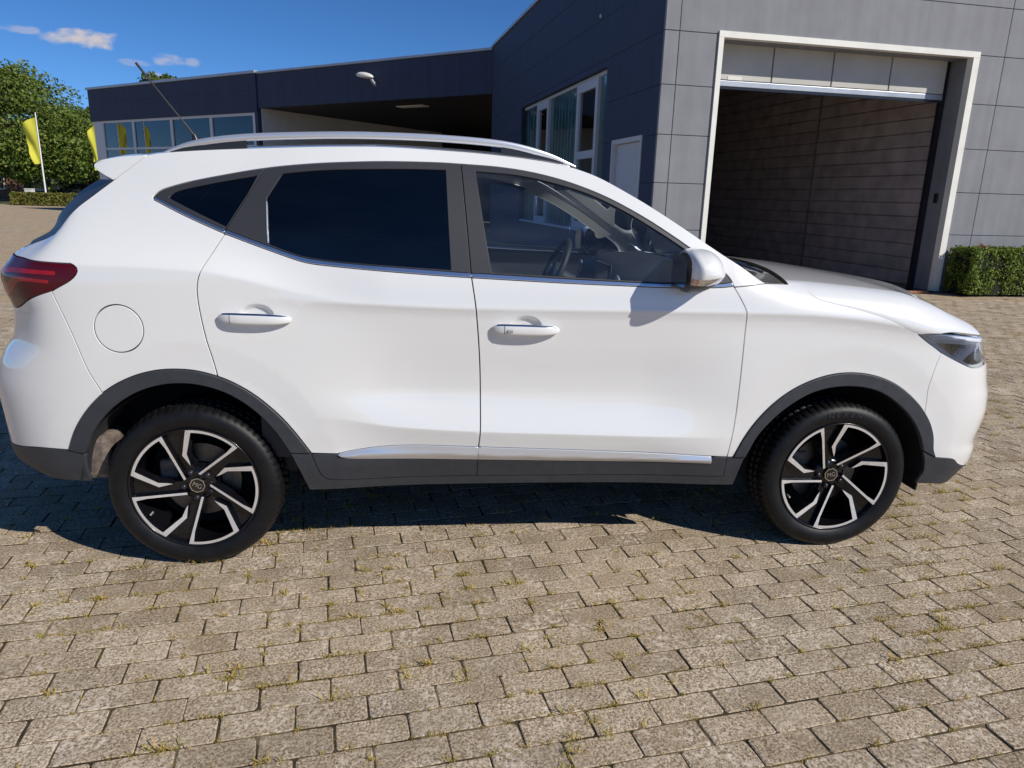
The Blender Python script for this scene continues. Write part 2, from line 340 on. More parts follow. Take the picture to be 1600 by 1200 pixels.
def panel(name, outer, mat, parent, holes=(), off=0., spacing=.022, gap=.0022, flange=.014, side=1, fine=(), edge=.0014, crease=False):
    offf = off if callable(off) else (lambda u, z, o=off: o)
    g0 = gap+edge
    lo = [inset(outer, g0)]+[inset(h, -g0) for h in holes]
    mn, mx = outer.min(0), outer.max(0)
    gx, gz = np.meshgrid(np.arange(mn[0], mx[0], spacing), np.arange(mn[1], mx[1], spacing*.7)); gx = gx+(np.arange(gx.shape[0]) % 2)[:, None]*spacing/2
    ex = np.stack([gx.ravel(), gz.ravel()], 1)
    for ca, cb, fn, wid in ((.45, 3.1, zcrease, .026), (-.5, .45, zhaunch, .022), (.4, 2.1, zlow, .022)):
        if crease and mn[0] < cb and mx[0] > ca:
            cu = np.arange(max(ca, mn[0]), min(cb, mx[0]), .02); cz = fn(cu); ins = (ex[:, 0] > ca-.02) & (ex[:, 0] < cb+.02)
            ex = ex[~(ins & (np.abs(ex[:, 1]-fn(ex[:, 0])) < wid+.006))]
            for o in (-1, -.6, -.33, -.12, .12, .33, .6, 1): ex = np.vstack([ex, np.stack([cu, cz+o*wid], 1)])
    for (cx, cz, rx, rz, st) in fine:
        ax, az = np.meshgrid(np.arange(cx-rx, cx+rx, st), np.arange(cz-rz, cz+rz, st))
        ex = ex[~((abs(ex[:, 0]-cx) < rx) & (abs(ex[:, 1]-cz) < rz))]; ex = np.vstack([ex, np.stack([ax.ravel(), az.ravel()], 1)])
    k = inside(lo[0], ex)
    for h in lo[1:]: k &= ~inside(h, ex)
    ex = ex[k]; al = np.vstack(lo)
    if len(ex): 
        dmin = np.array([np.min((al[:, 0]-q[0])**2+(al[:, 1]-q[1])**2) for q in ex]); ex = ex[dmin > (.35*min(spacing, .016))**2]
    V, F, nb = fill2d(lo, ex)
    P, n = skin(V[:, 0], V[:, 1], offf(V[:, 0], V[:, 1]), side)
    tri = V[F]; cr = (tri[:, 1, 0]-tri[:, 0, 0])*(tri[:, 2, 1]-tri[:, 0, 1])-(tri[:, 1, 1]-tri[:, 0, 1])*(tri[:, 2, 0]-tri[:, 0, 0])
    F = np.where((cr > 0)[:, None] == (side > 0), F, F[:, ::-1])
    if callable(off):       # bulged parts: normals from the bulged surface itself
        e_ = .0015; q = [skin(V[:, 0]+a*e_, V[:, 1]+b*e_, offf(V[:, 0]+a*e_, V[:, 1]+b*e_), side)[0] for a, b in ((1, 0), (-1, 0), (0, 1), (0, -1))]
        n = np.cross(q[0]-q[1], q[2]-q[3])*side; n /= np.linalg.norm(n, axis=1)[:, None]+1e-12
    vs_, ns, fs = list(P), list(n), [tuple(t) for t in F]
    for li, l in enumerate([outer]+list(holes)):
        sg = 1 if li == 0 else -1
        A = inset(l, sg*g0); B = inset(l, sg*gap); m = len(l)
        oa, ob = offf(A[:, 0], A[:, 1]), offf(B[:, 0], B[:, 1]); pa, na = skin(A[:, 0], A[:, 1], oa, side); pb, nb_ = skin(B[:, 0], B[:, 1], ob-edge, side); pc, _ = skin(B[:, 0], B[:, 1], ob-flange, side)
        out = pb-pa; out -= (out*na).sum(1)[:, None]*na; out /= np.linalg.norm(out, axis=1)[:, None]+1e-12
        b = len(vs_)
        vs_ += list(pa)+list(pb)+list(pc); ns += list(na)+list((out+na*.25)/np.linalg.norm(out+na*.25, axis=1)[:, None])+list(out)
        for q in range(m):
            r = (q+1) % m
            for o in (0, m):
                t = (b+o+q, b+o+m+q, b+o+m+r, b+o+r)
                fs.append(t if (sg*side > 0) else t[::-1])
    return mesh_obj(name, vs_, fs, mat, parent, smooth=True, normals=ns)

# ---- outlines on the skin, (u along the body, z)
arch_r_out = [(-.440,.477),(-.407,.554),(-.361,.624),(-.303,.685),(-.234,.734),(-.157,.768),(-.075,.786),(.008,.787),(.089,.772),(.165,.743),(.233,.702),(.294,.651),(.348,.594),(.396,.53),(.441,.46)]
arch_r_in = [(-.378,.463),(-.343,.537),(-.295,.604),(-.235,.66),(-.164,.703),(-.085,.729),(-.002,.736),(.079,.724),(.156,.695),(.223,.65),(.28,.595),(.326,.532),(.364,.463),(.395,.388),(.426,.305)]
arch_f_out = [(2.117,.422),(2.155,.509),(2.205,.586),(2.266,.653),(2.338,.708),(2.418,.747),(2.504,.771),(2.593,.776),(2.68,.764),(2.763,.735),(2.839,.69),(2.905,.633),(2.96,.565),(3.005,.488),(3.036,.403)]
arch_f_in = [(2.147,.324),(2.169,.42),(2.211,.515),(2.289,.606),(2.379,.673),(2.464,.708),(2.56,.72),(2.661,.711),(2.75,.677),(2.848,.604),(2.918,.52),(2.967,.438),(2.992,.36),(3.006,.277)]
seam_rb = [(-.433,1.062),(-.404,.995),(-.377,.926),(-.353,.851),(-.327,.774),(-.290,.697)]
iA = 4
arch_r_out_b = arch_r_out[:3]+[(-.324,.665),(-.290,.697)]
arch_r_out_q = [(-.290,.697),(-.234,.734),(-.157,.768),(-.075,.786),(.008,.787),(.066,.778),(.120,.762)]
arch_r_out_d = [(.120,.762),(.165,.743),(.233,.702),(.294,.651),(.348,.594),(.396,.53),(.441,.46)]
shut_r = [(.120,.762),(.106,.832),(.090,.9),(.079,.969),(.073,1.02),(.0705,1.075),(.075,1.108),(.089,1.148),(.123,1.208),(.159,1.270)]
chr_low = [(-.107,1.380),(.015,1.327),(.159,1.270)]
chr_low_r = [(.159,1.270),(.306,1.219),(.419,1.182),(.476,1.171),(.589,1.1615),(.68,1.155),(.91,1.140),(1.043,1.1335)]
chr_low_f = [(1.043,1.1335),(1.145,1.129),(1.414,1.118),(1.697,1.110),(1.827,1.108),(1.987,1.110),(2.049,1.116)]
chr_up = [(-.107,1.392),(.014,1.341),(.1605,1.2835)]
chr_up_r = [(.1605,1.2835),(.31,1.232),(.419,1.197),(.498,1.184),(.589,1.176),(.771,1.165),(.968,1.153),(1.0415,1.149)]
chr_up_f = [(1.0415,1.149),(1.121,1.146),(1.414,1.133),(1.697,1.123),(1.827,1.121),(1.982,1.122),(2.043,1.130)]
ft_q = [(-.114,1.389),(-.106,1.404),(-.087,1.416),(0,1.443),(.115,1.469),(.231,1.4925),(.287,1.502)]
ft_r = [(.287,1.502),(.348,1.511),(.464,1.5235),(.581,1.532),(.733,1.5395),(.911,1.5415),(1.0085,1.539)]
ft_f = [(1.0085,1.539),(1.153,1.532),(1.287,1.515),(1.426,1.482),(1.567,1.431),(1.706,1.361),(1.811,1.298),(1.879,1.254)]
ap_low = [(1.879,1.254),(1.933,1.219),(2.008,1.170),(2.038,1.142),(2.052,1.112)]
ap_foot = [(2.052,1.112),(2.118,1.118),(2.189,1.126)]
roof_ed = [(2.189,1.126),(2.104,1.178),(1.99,1.245),(1.851,1.333),(1.71,1.418),(1.558,1.499),(1.475,1.531),(1.397,1.551),(1.303,1.565),(1.185,1.577),(1.009,1.588),(.732,1.596),(.554,1.592),(.412,1.586),(.244,1.577),(.053,1.565),(-.105,1.551),(-.166,1.541)]
spo_seam = [(-.166,1.541),(-.223,1.493),(-.281,1.445)]
d_edge = [(-.281,1.445),(-.341,1.398),(-.399,1.354),(-.475,1.307),(-.60,1.262),(-.74,1.220),(-.83,1.194),(-.90,1.172)]
tl_top = [(-.90,1.172),(-.70,1.168),(-.545,1.163),(-.355,1.159)]
tl_tip = [(-.355,1.159),(-.327,1.146),(-.333,1.125),(-.361,1.099),(-.433,1.062)]
tl_bot = [(-.433,1.062),(-.56,1.030),(-.721,.987),(-.80,.982),(-.95,.99),(-1.02,1.0)]
tl_back = [(-1.02,1.0),(-1.05,1.08),(-1.02,1.16)]
tl_top2 = [(-1.02,1.16),(-.96,1.168),(-.90,1.172)]
cdiv = [(.287,1.502),(.224,1.393),(.1605,1.2835)]
mid_up = [(1.0085,1.539),(1.023,1.37),(1.0415,1.149),(1.043,1.1335)]
mid_lo = [(1.043,1.1335),(1.060,1.019),(1.075,.859),(1.082,.723),(1.083,.551),(1.078,.476)]
fd_front = [(2.049,1.116),(2.0515,1.112),(2.062,1.099),(2.080,1.069),(2.103,1.032),(2.109,1.010),(2.112,.975),(2.1125,.835),(2.1125,.742),(2.109,.584),(2.100,.480),(2.093,.422)]
strip_r_up = [(.538,.456),(.572,.464),(.654,.4765),(.739,.484),(.861,.485),(1.078,.476)]
strip_f_up = [(1.078,.476),(1.464,.458),(1.726,.444),(2.026,.426)]
strip_r_lo = [(.545,.448),(.575,.436),(.811,.429),(1.077,.421)]
strip_f_lo = [(1.077,.421),(1.468,.409),(1.731,.401),(2.029,.393)]
trim_rb = [(.441,.46),(.459,.408),(.473,.37),(.487,.356),(.508,.349),(.56,.346),(.711,.345),(1.074,.346)]
trim_fb = [(1.074,.346),(1.474,.341),(1.739,.337),(2.092,.333)]
hl = [(2.84,.935),(2.884,.941),(3.003,.939),(3.124,.928),(3.3,.905),(3.46,.885),(3.52,.862),(3.48,.832),(3.35,.797),(3.22,.784),(3.162,.789),(3.114,.805),(2.987,.855),(2.887,.905)]
hl_low = [(2.987,.855),(3.114,.805),(3.162,.789),(3.22,.784),(3.35,.797),(3.48,.832),(3.52,.862)]
seam_fb = [(2.987,.855),(2.957,.79),(2.935,.72),(2.932,.66),(2.932,.600)]
hood_seam = [(2.189,1.126),(2.35,1.118),(2.368,1.100),(2.392,1.073),(2.464,1.053),(2.563,1.032),(2.706,.992),(2.84,.935)]
arch_f_out_f = arch_f_out[:11]+[(2.905,.633),(2.932,.600)]
arch_f_out_b = [(2.932,.600),(2.96,.565),(3.005,.488),(3.036,.403)]
lip_top = [(3.036,.403),(3.139,.389),(3.186,.357),(3.30,.335),(3.6,.33),(UMAX,.33)]
qglass = [(-.054,1.389),(-.051,1.400),(-.036,1.409),(.003,1.421),(.117,1.447),(.258,1.474),(.2155,1.382),(.168,1.293),(.06,1.339)]
rglass = [[(.354,1.485),(.5,1.501),(.675,1.510),(.816,1.5145),(.949,1.5155)],[(.949,1.5155),(.957,1.333),(.966,1.161)],[(.966,1.161),(.771,1.1715),(.589,1.182),(.498,1.190),(.419,1.203),(.316,1.238)],[(.316,1.238),(.305,1.38),(.302,1.397)],[(.302,1.397),(.354,1.485)]]
fglass = [[(1.064,1.514),(1.216,1.505),(1.357,1.480),(1.496,1.441),(1.637,1.378),(1.775,1.300),(1.855,1.250)],[(1.855,1.250),(1.850,1.19),(1.842,1.129)],[(1.842,1.129),(1.697,1.131),(1.414,1.142),(1.118,1.155)],[(1.118,1.155),(1.09,1.33),(1.064,1.514)]]

car = empty('car', (1.3, YC, 0))
tag(car, 'white compact SUV with black arch cladding parked across the paved yard', 'car')
CARINV = Vector((-1.3, -YC, 0))
def part(o, parent=car):
    return o
fuelc = np.array([(-.2075+.0845*math.cos(a), .9345+.0855*math.sin(a)) for a in np.linspace(0, 2*math.pi, 40, endpoint=False)])

Lq = loop(d_edge, tl_top, tl_tip, seam_rb, arch_r_out_q, shut_r, chr_low[::-1], ft_q, ft_r, ft_f, ap_low, ap_foot, roof_ed, spo_seam)
Lrd = loop(shut_r, chr_low_r, mid_lo, strip_r_up[::-1], [(.538,.456),(.441,.460)], arch_r_out_d[::-1])
Lfd = loop(mid_lo[::-1], chr_low_f, fd_front, [(2.093,.422),(2.026,.426)], strip_f_up[::-1])
Lfend = loop(fd_front[1:], [(2.093,.422),(2.117,.422)], arch_f_out_f, seam_fb[::-1], [(2.987,.855),(2.887,.905),(2.84,.935)], hood_seam[::-1], ap_foot[::-1])
Lfb = loop(seam_fb, arch_f_out_b, lip_top, [(UMAX,.33),(UMAX,.885)], [(UMAX,.885),(3.75,.885),(3.52,.862)], hl_low[::-1])
Lrb = loop(tl_bot, [(-1.02,1.0),(-1.06,.74)], [(-1.06,.74),(UMIN,.72)], [(UMIN,.72),(UMIN,.455)], [(UMIN,.455),(-.82,.458),(-.566,.478),(-.440,.477)], arch_r_out_b, seam_rb[::-1])
Ltl = loop(tl_top, tl_tip, tl_bot, tl_back, tl_top2)
Ltg = loop([(-1.02,1.0),(-1.05,1.08),(-1.02,1.16)], [(-1.02,1.16),(-.96,1.168),(-.90,1.172)], [(-.90,1.172),(-.87,1.195)], [(-.87,1.195),(UMIN,1.195)], [(UMIN,1.195),(UMIN,.72)], [(UMIN,.72),(-1.06,.74)], [(-1.06,.74),(-1.02,1.0)])
Lrblk = loop([(UMIN,.455),(-.82,.458),(-.566,.478),(-.440,.477),(-.378,.463)], [(-.378,.463),(-.384,.41),(-.373,.35)], [(-.373,.35),(-.55,.35),(-.743,.347),(UMIN,.34)], [(UMIN,.34),(UMIN,.455)])
Lfblk = loop(lip_top, [(UMAX,.33),(UMAX,.235)], [(UMAX,.235),(3.3,.255),(3.1,.272),(3.006,.277)], [(3.006,.277),(2.992,.36),(2.967,.438)], [(2.967,.438),(3.036,.403)])
Lra = loop(arch_r_out, trim_rb[:6], [(.56,.346),(.43,.306)], arch_r_in[::-1], [(-.378,.463),(-.440,.477)]) if False else loop(arch_r_out, [(.441,.46),(.364,.463)], arch_r_in[:13][::-1], [(-.378,.463),(-.440,.477)])
Lfa = loop(arch_f_out, [(3.036,.403),(2.967,.438)], arch_f_in[1:12][::-1], [(2.169,.42),(2.117,.422)])
Lrt = loop([(.441,.46),(.538,.456)], [(.538,.456),(.545,.448)], strip_r_lo, [(1.077,.421),(1.074,.346)], trim_rb[::-1])
Lft = loop([(1.077,.421),(1.074,.346)], trim_fb, [(2.092,.333),(2.093,.422)], [(2.093,.422),(2.026,.426),(2.029,.393)], strip_f_lo[::-1])
Lsill = loop([(.364,.463),(.441,.46)], trim_rb, trim_fb, [(2.092,.333),(2.093,.422)], [(2.093,.422),(2.169,.42)], [(2.169,.42),(2.155,.37),(2.147,.324),(2.14,.291)], [(2.14,.291),(1.879,.295),(1.477,.303),(1.083,.306),(.646,.306),(.426,.303)], [(.426,.303),(.395,.388),(.364,.463)])
Lqf = loop(ft_q, cdiv, chr_up[::-1], [(-.107,1.392),(-.114,1.389)])
Lrf = loop(ft_r, mid_up[:3], chr_up_r[::-1], cdiv[::-1])
Lff = loop(mid_up[:3][::-1], ft_f, [(1.879,1.254),(1.874,1.20),(1.862,1.121)], chr_up_f[:5][::-1], step=.014)
Lsail = loop([(1.879,1.254),(1.874,1.20),(1.862,1.121)], [(1.862,1.121),(1.982,1.122),(2.043,1.130)], [(2.043,1.130),(2.038,1.142),(2.008,1.170),(1.933,1.219),(1.879,1.254)])
Lcq = loop(chr_low, [(.159,1.270),(.1605,1.2835)], chr_up[::-1], [(-.107,1.392),(-.107,1.380)])
Lcr = loop(chr_low_r, [(1.043,1.1335),(1.0415,1.149)], chr_up_r[::-1], [(.1605,1.2835),(.159,1.270)])
Lcf = loop(chr_low_f, [(2.049,1.116),(2.043,1.130)], chr_up_f[::-1], [(1.0415,1.149),(1.043,1.1335)])
Lsr = loop(strip_r_up, [(1.078,.476),(1.077,.421)], strip_r_lo[::-1], [(.545,.448),(.538,.456)])
Lsf = loop(strip_f_up, [(2.026,.426),(2.029,.393)], strip_f_lo[::-1], [(1.077,.421),(1.078,.476)])
Lspo = loop(spo_seam, [(-.281,1.445),(-.325,1.461),(-.366,1.478),(-.394,1.490),(-.402,1.497),(-.386,1.510),(-.354,1.519)], [(-.354,1.519),(-.282,1.531),(-.225,1.5365),(-.166,1.541)])
Lg_q, Lg_r, Lg_f = loop(qglass[:6], qglass[5:8], [qglass[7], qglass[8], qglass[0]]), loop(*rglass), loop(*fglass)
Lhl = loop(hl+[hl[0]])
Lshell = loop([(UMIN+.01,.36),(-.40,.36)], [(-.41,.47)]+arch_r_out[1:-1]+[(.41,.46),(.43,.33)], [(.43,.33),(2.13,.32)], [(2.13,.32),(2.14,.43)]+arch_f_out[1:-1]+[(3.0,.42),(3.02,.30)], [(3.02,.30),(UMAX-.01,.28)], [(UMAX-.01,.28),(UMAX-.01,.86)], [(UMAX-.01,.86),(3.5,.85),(3.2,.90),(2.9,.95),(2.6,1.03),(2.3,1.09),(2.08,1.10)], chr_low_f[::-1], chr_low_r[::-1], [(.159,1.27),(-.12,1.385)], [(-.12,1.385),(-.3,1.40),(-.55,1.22),(-.75,1.15),(UMIN+.01,1.15)], [(UMIN+.01,1.15),(UMIN+.01,.36)], step=.03)

def strip_off(up, lo):
    U, L_ = rs(up), rs(lo)
    def f(u, z):
        zu = np.interp(u, U[:, 0], U[:, 1]); zl = np.interp(u, L_[:, 0], L_[:, 1]); t = np.clip((z-zl)/np.maximum(zu-zl, .004), -.1, 1.1)
        return .004+.010*np.interp(t, [-.1, 0, .38, .5, 1, 1.1], [-.2, 0, .85, .95, 0, -.2])
    return f
def lbl(o, t): o['label'] = t; return o
def build_side(sd):
    P = M['paint']
    q = panel('body_side', Lq, P, car, holes=[fuelc[::1]], side=sd, crease=True)
    panel('fuel_flap', fuelc, P, q, side=sd, crease=True)
    panel('window_frame', Lqf, M['frame_black'], q, holes=[Lg_q], off=-.001, side=sd, gap=.0012)
    panel('window_pane', inset(Lg_q, -.004), M['glass_dark'], q, off=-.005, side=sd, flange=.004, gap=0)
    panel('belt_trim', Lcq, M['belt'], q, off=.003, side=sd, gap=.0006, edge=.002)
    d = panel('rear_door', Lrd, P, car, side=sd, crease=True, fine=[(.272, .985, .085, .06, .007)])
    panel('window_frame', Lrf, M['frame_black'], d, holes=[Lg_r], off=-.001, side=sd, gap=.0015)
    panel('window_pane', inset(Lg_r, -.004), M['glass_dark'], d, off=-.006, side=sd, flange=.004, gap=0)
    panel('divider_strip', loop([(.2995,1.385),(.3035,1.385)], [(.3035,1.385),(.316,1.240)], [(.316,1.240),(.3105,1.242)], [(.3105,1.242),(.2995,1.385)]), M['satin_silver'], d, off=.002, side=sd, gap=0, edge=.0004, flange=.006)
    panel('belt_trim', Lcr, M['belt'], d, off=.003, side=sd, gap=.0006, edge=.002)
    panel('lower_cladding', Lrt, M['clad'], d, off=.003, side=sd, gap=.001)
    panel('trim_strip', Lsr, M['satin_silver'], d, off=strip_off(strip_r_up, strip_r_lo), side=sd, gap=.0004, edge=.001, spacing=.011)
    e = panel('front_door', Lfd, P, car, side=sd, crease=True, fine=[(1.25, .952, .085, .06, .007)])
    panel('window_frame', Lff, M['frame_black'], e, holes=[Lg_f], off=-.001, side=sd, gap=.0015)
    panel('window_pane', inset(Lg_f, -.004), M['glass_clear'], e, off=-.006, side=sd, flange=.004, gap=0)
    panel('mirror_sail', Lsail, M['frame_black'], e, off=-.001, side=sd, gap=.001)
    panel('belt_trim', Lcf, M['belt'], e, off=.003, side=sd, gap=.0006, edge=.002)
    panel('lower_cladding', Lft, M['clad'], e, off=.003, side=sd, gap=.001)
    panel('trim_strip', Lsf, M['satin_silver'], e, off=strip_off(strip_f_up, strip_f_lo), side=sd, gap=.0004, edge=.001, spacing=.011)
    panel('front_fender', Lfend, P, car, side=sd, crease=True, gap=.0012)
    fb = panel('front_bumper', Lfb, P, car, side=sd, gap=.0003, edge=.0009)
    panel('bumper_lip', Lfblk, M['clad'], fb, side=sd, off=.002, gap=.001)
    rb = panel('rear_bumper', Lrb, P, car, side=sd, gap=.0009)
    panel('bumper_lip', Lrblk, M['clad'], rb, side=sd, off=.002, gap=.001)
    panel('tailgate', Ltg, P, car, side=sd)
    panel('arch_cladding', Lra, M['clad'], car, side=sd, off=.008, gap=.0008, edge=.004, flange=.02)
    panel('arch_cladding', Lfa, M['clad'], car, side=sd, off=.008, gap=.0008, edge=.004, flange=.02)
    panel('sill_cladding', Lsill, M['clad'], car, side=sd, off=.001, gap=.0008, flange=.03)
    panel('spoiler_end', Lspo, P, car, side=sd, gap=.0012)
    panel('inner_shell', Lshell, M['dark'], car, side=sd, off=-.022, gap=0, flange=.002, spacing=.05)
    # tail lamp: dark red housing with a brighter red light guide
    tl = panel('tail_light', Ltl, M['red_dark'], car, side=sd, off=.002, gap=.0015, spacing=.018)
    g1 = loop([(-.41,1.132),(-.55,1.134),(-.70,1.132),(-.78,1.12)], [(-.78,1.12),(-.78,1.104)], [(-.78,1.104),(-.68,1.116),(-.55,1.119),(-.41,1.118)], [(-.41,1.118),(-.41,1.132)])
    g2 = loop([(-.44,1.100),(-.55,1.104),(-.64,1.104),(-.70,1.085),(-.78,1.06)], [(-.78,1.06),(-.78,1.02)], [(-.78,1.02),(-.70,1.045),(-.62,1.085),(-.55,1.091),(-.44,1.088)], [(-.44,1.088),(-.44,1.100)])
    g3 = loop([(-.79,1.14),(-.95,1.14),(-1.0,1.08)], [(-1.0,1.08),(-.99,1.02)], [(-.99,1.02),(-.84,1.02),(-.79,1.06)], [(-.79,1.06),(-.79,1.14)])
    for g in (g1, g2, g3): panel('light_guide', g, M['red_lens'], tl, side=sd, off=.0028, gap=0, edge=.0005, flange=.001, spacing=.018)
    # headlamp
    h = panel('headlight', Lhl, M['lamp_clear'], car, side=sd, off=.001, gap=.002, spacing=.018)
    panel('lamp_bezel', Lhl, M['lamp_grey'], h, side=sd, off=-.012, gap=.002, flange=.001, spacing=.02)
    r1 = loop([(2.88,.930),(3.0,.930),(3.12,.920),(3.3,.897),(3.42,.880)], [(3.42,.880),(3.42,.868)], [(3.42,.868),(3.3,.880),(3.12,.900),(3.0,.909),(2.92,.908)], [(2.92,.908),(2.88,.930)])
    r2 = loop([(2.94,.898),(3.08,.890),(3.16,.880)], [(3.16,.880),(3.12,.842),(3.09,.828)], [(3.09,.828),(3.02,.858),(2.94,.898)])
    panel('light_guide', r1, M['lamp_white'], h, side=sd, off=-.006, gap=0, spacing=.016)
    panel('reflector', r2, M['lamp_chrome'], h, side=sd, off=-.009, gap=0, spacing=.016)
    panel('lamp_mask', loop([(3.13,.818),(3.18,.848),(3.26,.866),(3.32,.866)], [(3.32,.866),(3.42,.856),(3.44,.84)], [(3.44,.84),(3.35,.810),(3.22,.798),(3.16,.804),(3.13,.818)]), M['lamp_black'], h, side=sd, off=-.0105, gap=0, spacing=.016)
    for uu, zz in ((3.23, .838), (3.36, .845)):
        c = np.array([(uu+.030*math.cos(a), zz+.026*math.sin(a)) for a in np.linspace(0, 2*math.pi, 20, endpoint=False)])
        panel('lamp_lens', c, M['lens'], h, side=sd, off=-.008, gap=0, spacing=.012)
    # grille and front air intake on the nose
    panel('grille', loop([(3.66,.80),(UMAX,.80)], [(UMAX,.80),(UMAX,.56)], [(UMAX,.56),(3.78,.56)], [(3.78,.56),(3.66,.80)]), M['gloss_black'], car, side=sd, off=.004, gap=0)
    # door handles
    for (hu, hz, dr) in ((.268, .9765, d), (1.250, .944, e)):
        handle(hu, hz, sd, dr, dr is e)
def handle(hu, hz, sd, dr, lock):
    n, ring, HL = 36, 20, .126; G = []
    yo = float(skin(np.array([hu-.1]), np.array([hz]), 0., sd)[0][0, 1]); s = 1 if sd > 0 else -1
    for k in range(n+1):
        t = -1+2*k/n; u = hu+HL*t
        ph = max(0.0, 1-abs(t)**5)**.5; pin = .35+.65*ph
        hh = .0205*(pin if t < 0 else (1-.28*t*t)*(.45+.55*ph)); th = .0115*max(ph, .35); prot = .030-.016*abs(t)**3
        zc = hz+.0015-.003*t
        row = []
        for q in range(ring):
            a = 2*math.pi*q/ring; ca, sa = math.cos(a), math.sin(a)
            ca = math.copysign(abs(ca)**.62, ca); sa = math.copysign(abs(sa)**.72, sa)
            row.append((u, yo-s*(prot-.004+th*ca), zc+hh*sa))
        G.append(row)
    def faces(rng, ks, flip):
        f = []
        for k in ks:
            for q in rng:
                a, b = k*ring+q % ring, k*ring+(q+1) % ring; c = (a, b, b+ring, a+ring); f.append(c if flip else c[::-1])
        return f
    V = [q for r in G for q in r]; fl = sd < 0
    def sub(name, rng, ks, mat, grow):
        f = faces(rng, ks, fl); used = sorted({i for x in f for i in x}); mp = {o: i for i, o in enumerate(used)}
        c = [V[i] for i in used]; cz = [(V[i][0], V[i][1]-s*grow*.6, V[i][2]+grow*(1 if V[i][2] > hz else -1)) for i in used]
        return mesh_obj(name, cz, [tuple(mp[i] for i in x) for x in f], mat, dr, smooth=True)
    m = MB(); m.add(V, faces(range(ring), range(n), fl)+[tuple(range(ring))[::(1 if sd > 0 else -1)], tuple(n*ring+q for q in range(ring))[::(-1 if sd > 0 else 1)]], True)
    for t, w in ((-.80, .012), (.76, .014)):
        x = hu+HL*t; m.box(x-w, x+w, yo-s*.018, yo+s*.03, hz-.008, hz+.008, bev=.004)
    m.build('handle', M['paint'], dr)
    sub('handle_chrome', range(2, 4), range(2, n-2), M['chrome'], .0012)
    kk = 6
    g = MB(); xk = hu-HL+2*HL*kk/n; g.add([(xk+dx, V[kk*ring+q % ring][1]-s*.0006, V[kk*ring+q % ring][2]) for dx in (-.0008, .0008) for q in range(-6, 6)], [(q, q+1, 12+q+1, 12+q) for q in range(11)]); g.build('handle_joint', M['lamp_black'], dr)
    if lock:
        y0 = yo-s*.0385; b = MB(); b.box(xk+.010, xk+.032, y0, y0+s*.004, hz-.006, hz+.004, bev=.0018); b.build('lock_badge', M['dash_grey'], dr)
build_side(1); build_side(-1)
for o in car.children: pass

# ---- lofted tops (both halves at once)
def bp(u, z):
    X, H, Z = body(np.atleast_1d(u), np.atleast_1d(z)); return np.stack([X, H, Z], 1)
def loft(name, rows, mat, parent, flip=False, thick=0.0):
    """rows: list of (n,3) point arrays (x, y, z)"""
    A = np.array(rows); n, m, _ = A.shape
    g0 = np.gradient(A, axis=0); g1 = np.gradient(A, axis=1); nn = np.cross(g0, g1); nn /= np.linalg.norm(nn, axis=2)[..., None]+1e-12
    up = np.sign(nn[..., 2].mean()) or 1; nn *= up
    fs = []
    for i in range(n-1):
        for j in range(m-1):
            f = (i*m+j, (i+1)*m+j, (i+1)*m+j+1, i*m+j+1); fs.append(f if up > 0 else f[::-1])
    return mesh_obj(name, A.reshape(-1, 3), fs, mat, parent, smooth=True, normals=nn.reshape(-1, 3))
def across(e, c, pw, n=24, px=2.0):
    """one crosswise line from the left edge through the centre to the right edge"""
    t = np.linspace(-1, 1, 2*n+1); a = np.abs(t)
    x = c[0]+(e[0]-c[0])*a**px; z = c[1]+(e[2]-c[1])*a**pw; return np.stack([x, YC+e[1]*t, z], 1)
redge = rs(roof_ed[::-1], .03, 2)        # rear -> front
u_wtop = 1.45
rr = redge[redge[:, 0] <= u_wtop]
rows = []
for k, (u, z) in enumerate(rr):
    e = bp(u, z-.002)[0]; f = sst(.9, 1.45, u); b = sst(.25, -.17, u)
    e = e+np.array([0, -.004, 0]); xc = e[0]+.07*f-.12*b; zc = e[2]+.036-.004*f-.012*b
    rows.append(across(e, (xc, zc), 2.3))
roof = loft('roof', rows, M['paint'], car)
front_edge = rows[-1]; rear_edge = rows[0]
# windscreen
wr_ = redge[redge[:, 0] >= u_wtop-.001]; rows = []
for k, (u, z) in enumerate(wr_):
    e = bp(u, z)[0]+np.array([-.004, -.012, -.006]); s = k/(len(wr_)-1)
    c = np.array([front_edge[24, 0]*(1-s)+2.36*s, (front_edge[24, 2]-.004)*(1-s)+1.12*s+.012*math.sin(math.pi*s)])
    rows.append(across(e, c, 1.9, px=1.3))
wind = loft('windscreen', rows, M['glass_clear'], car)
ww = []
for r in rows[-6:]: ww.append(r+np.array([.012, 0, .006]))
# scuttle and wipers below the windscreen
hood_rear = None
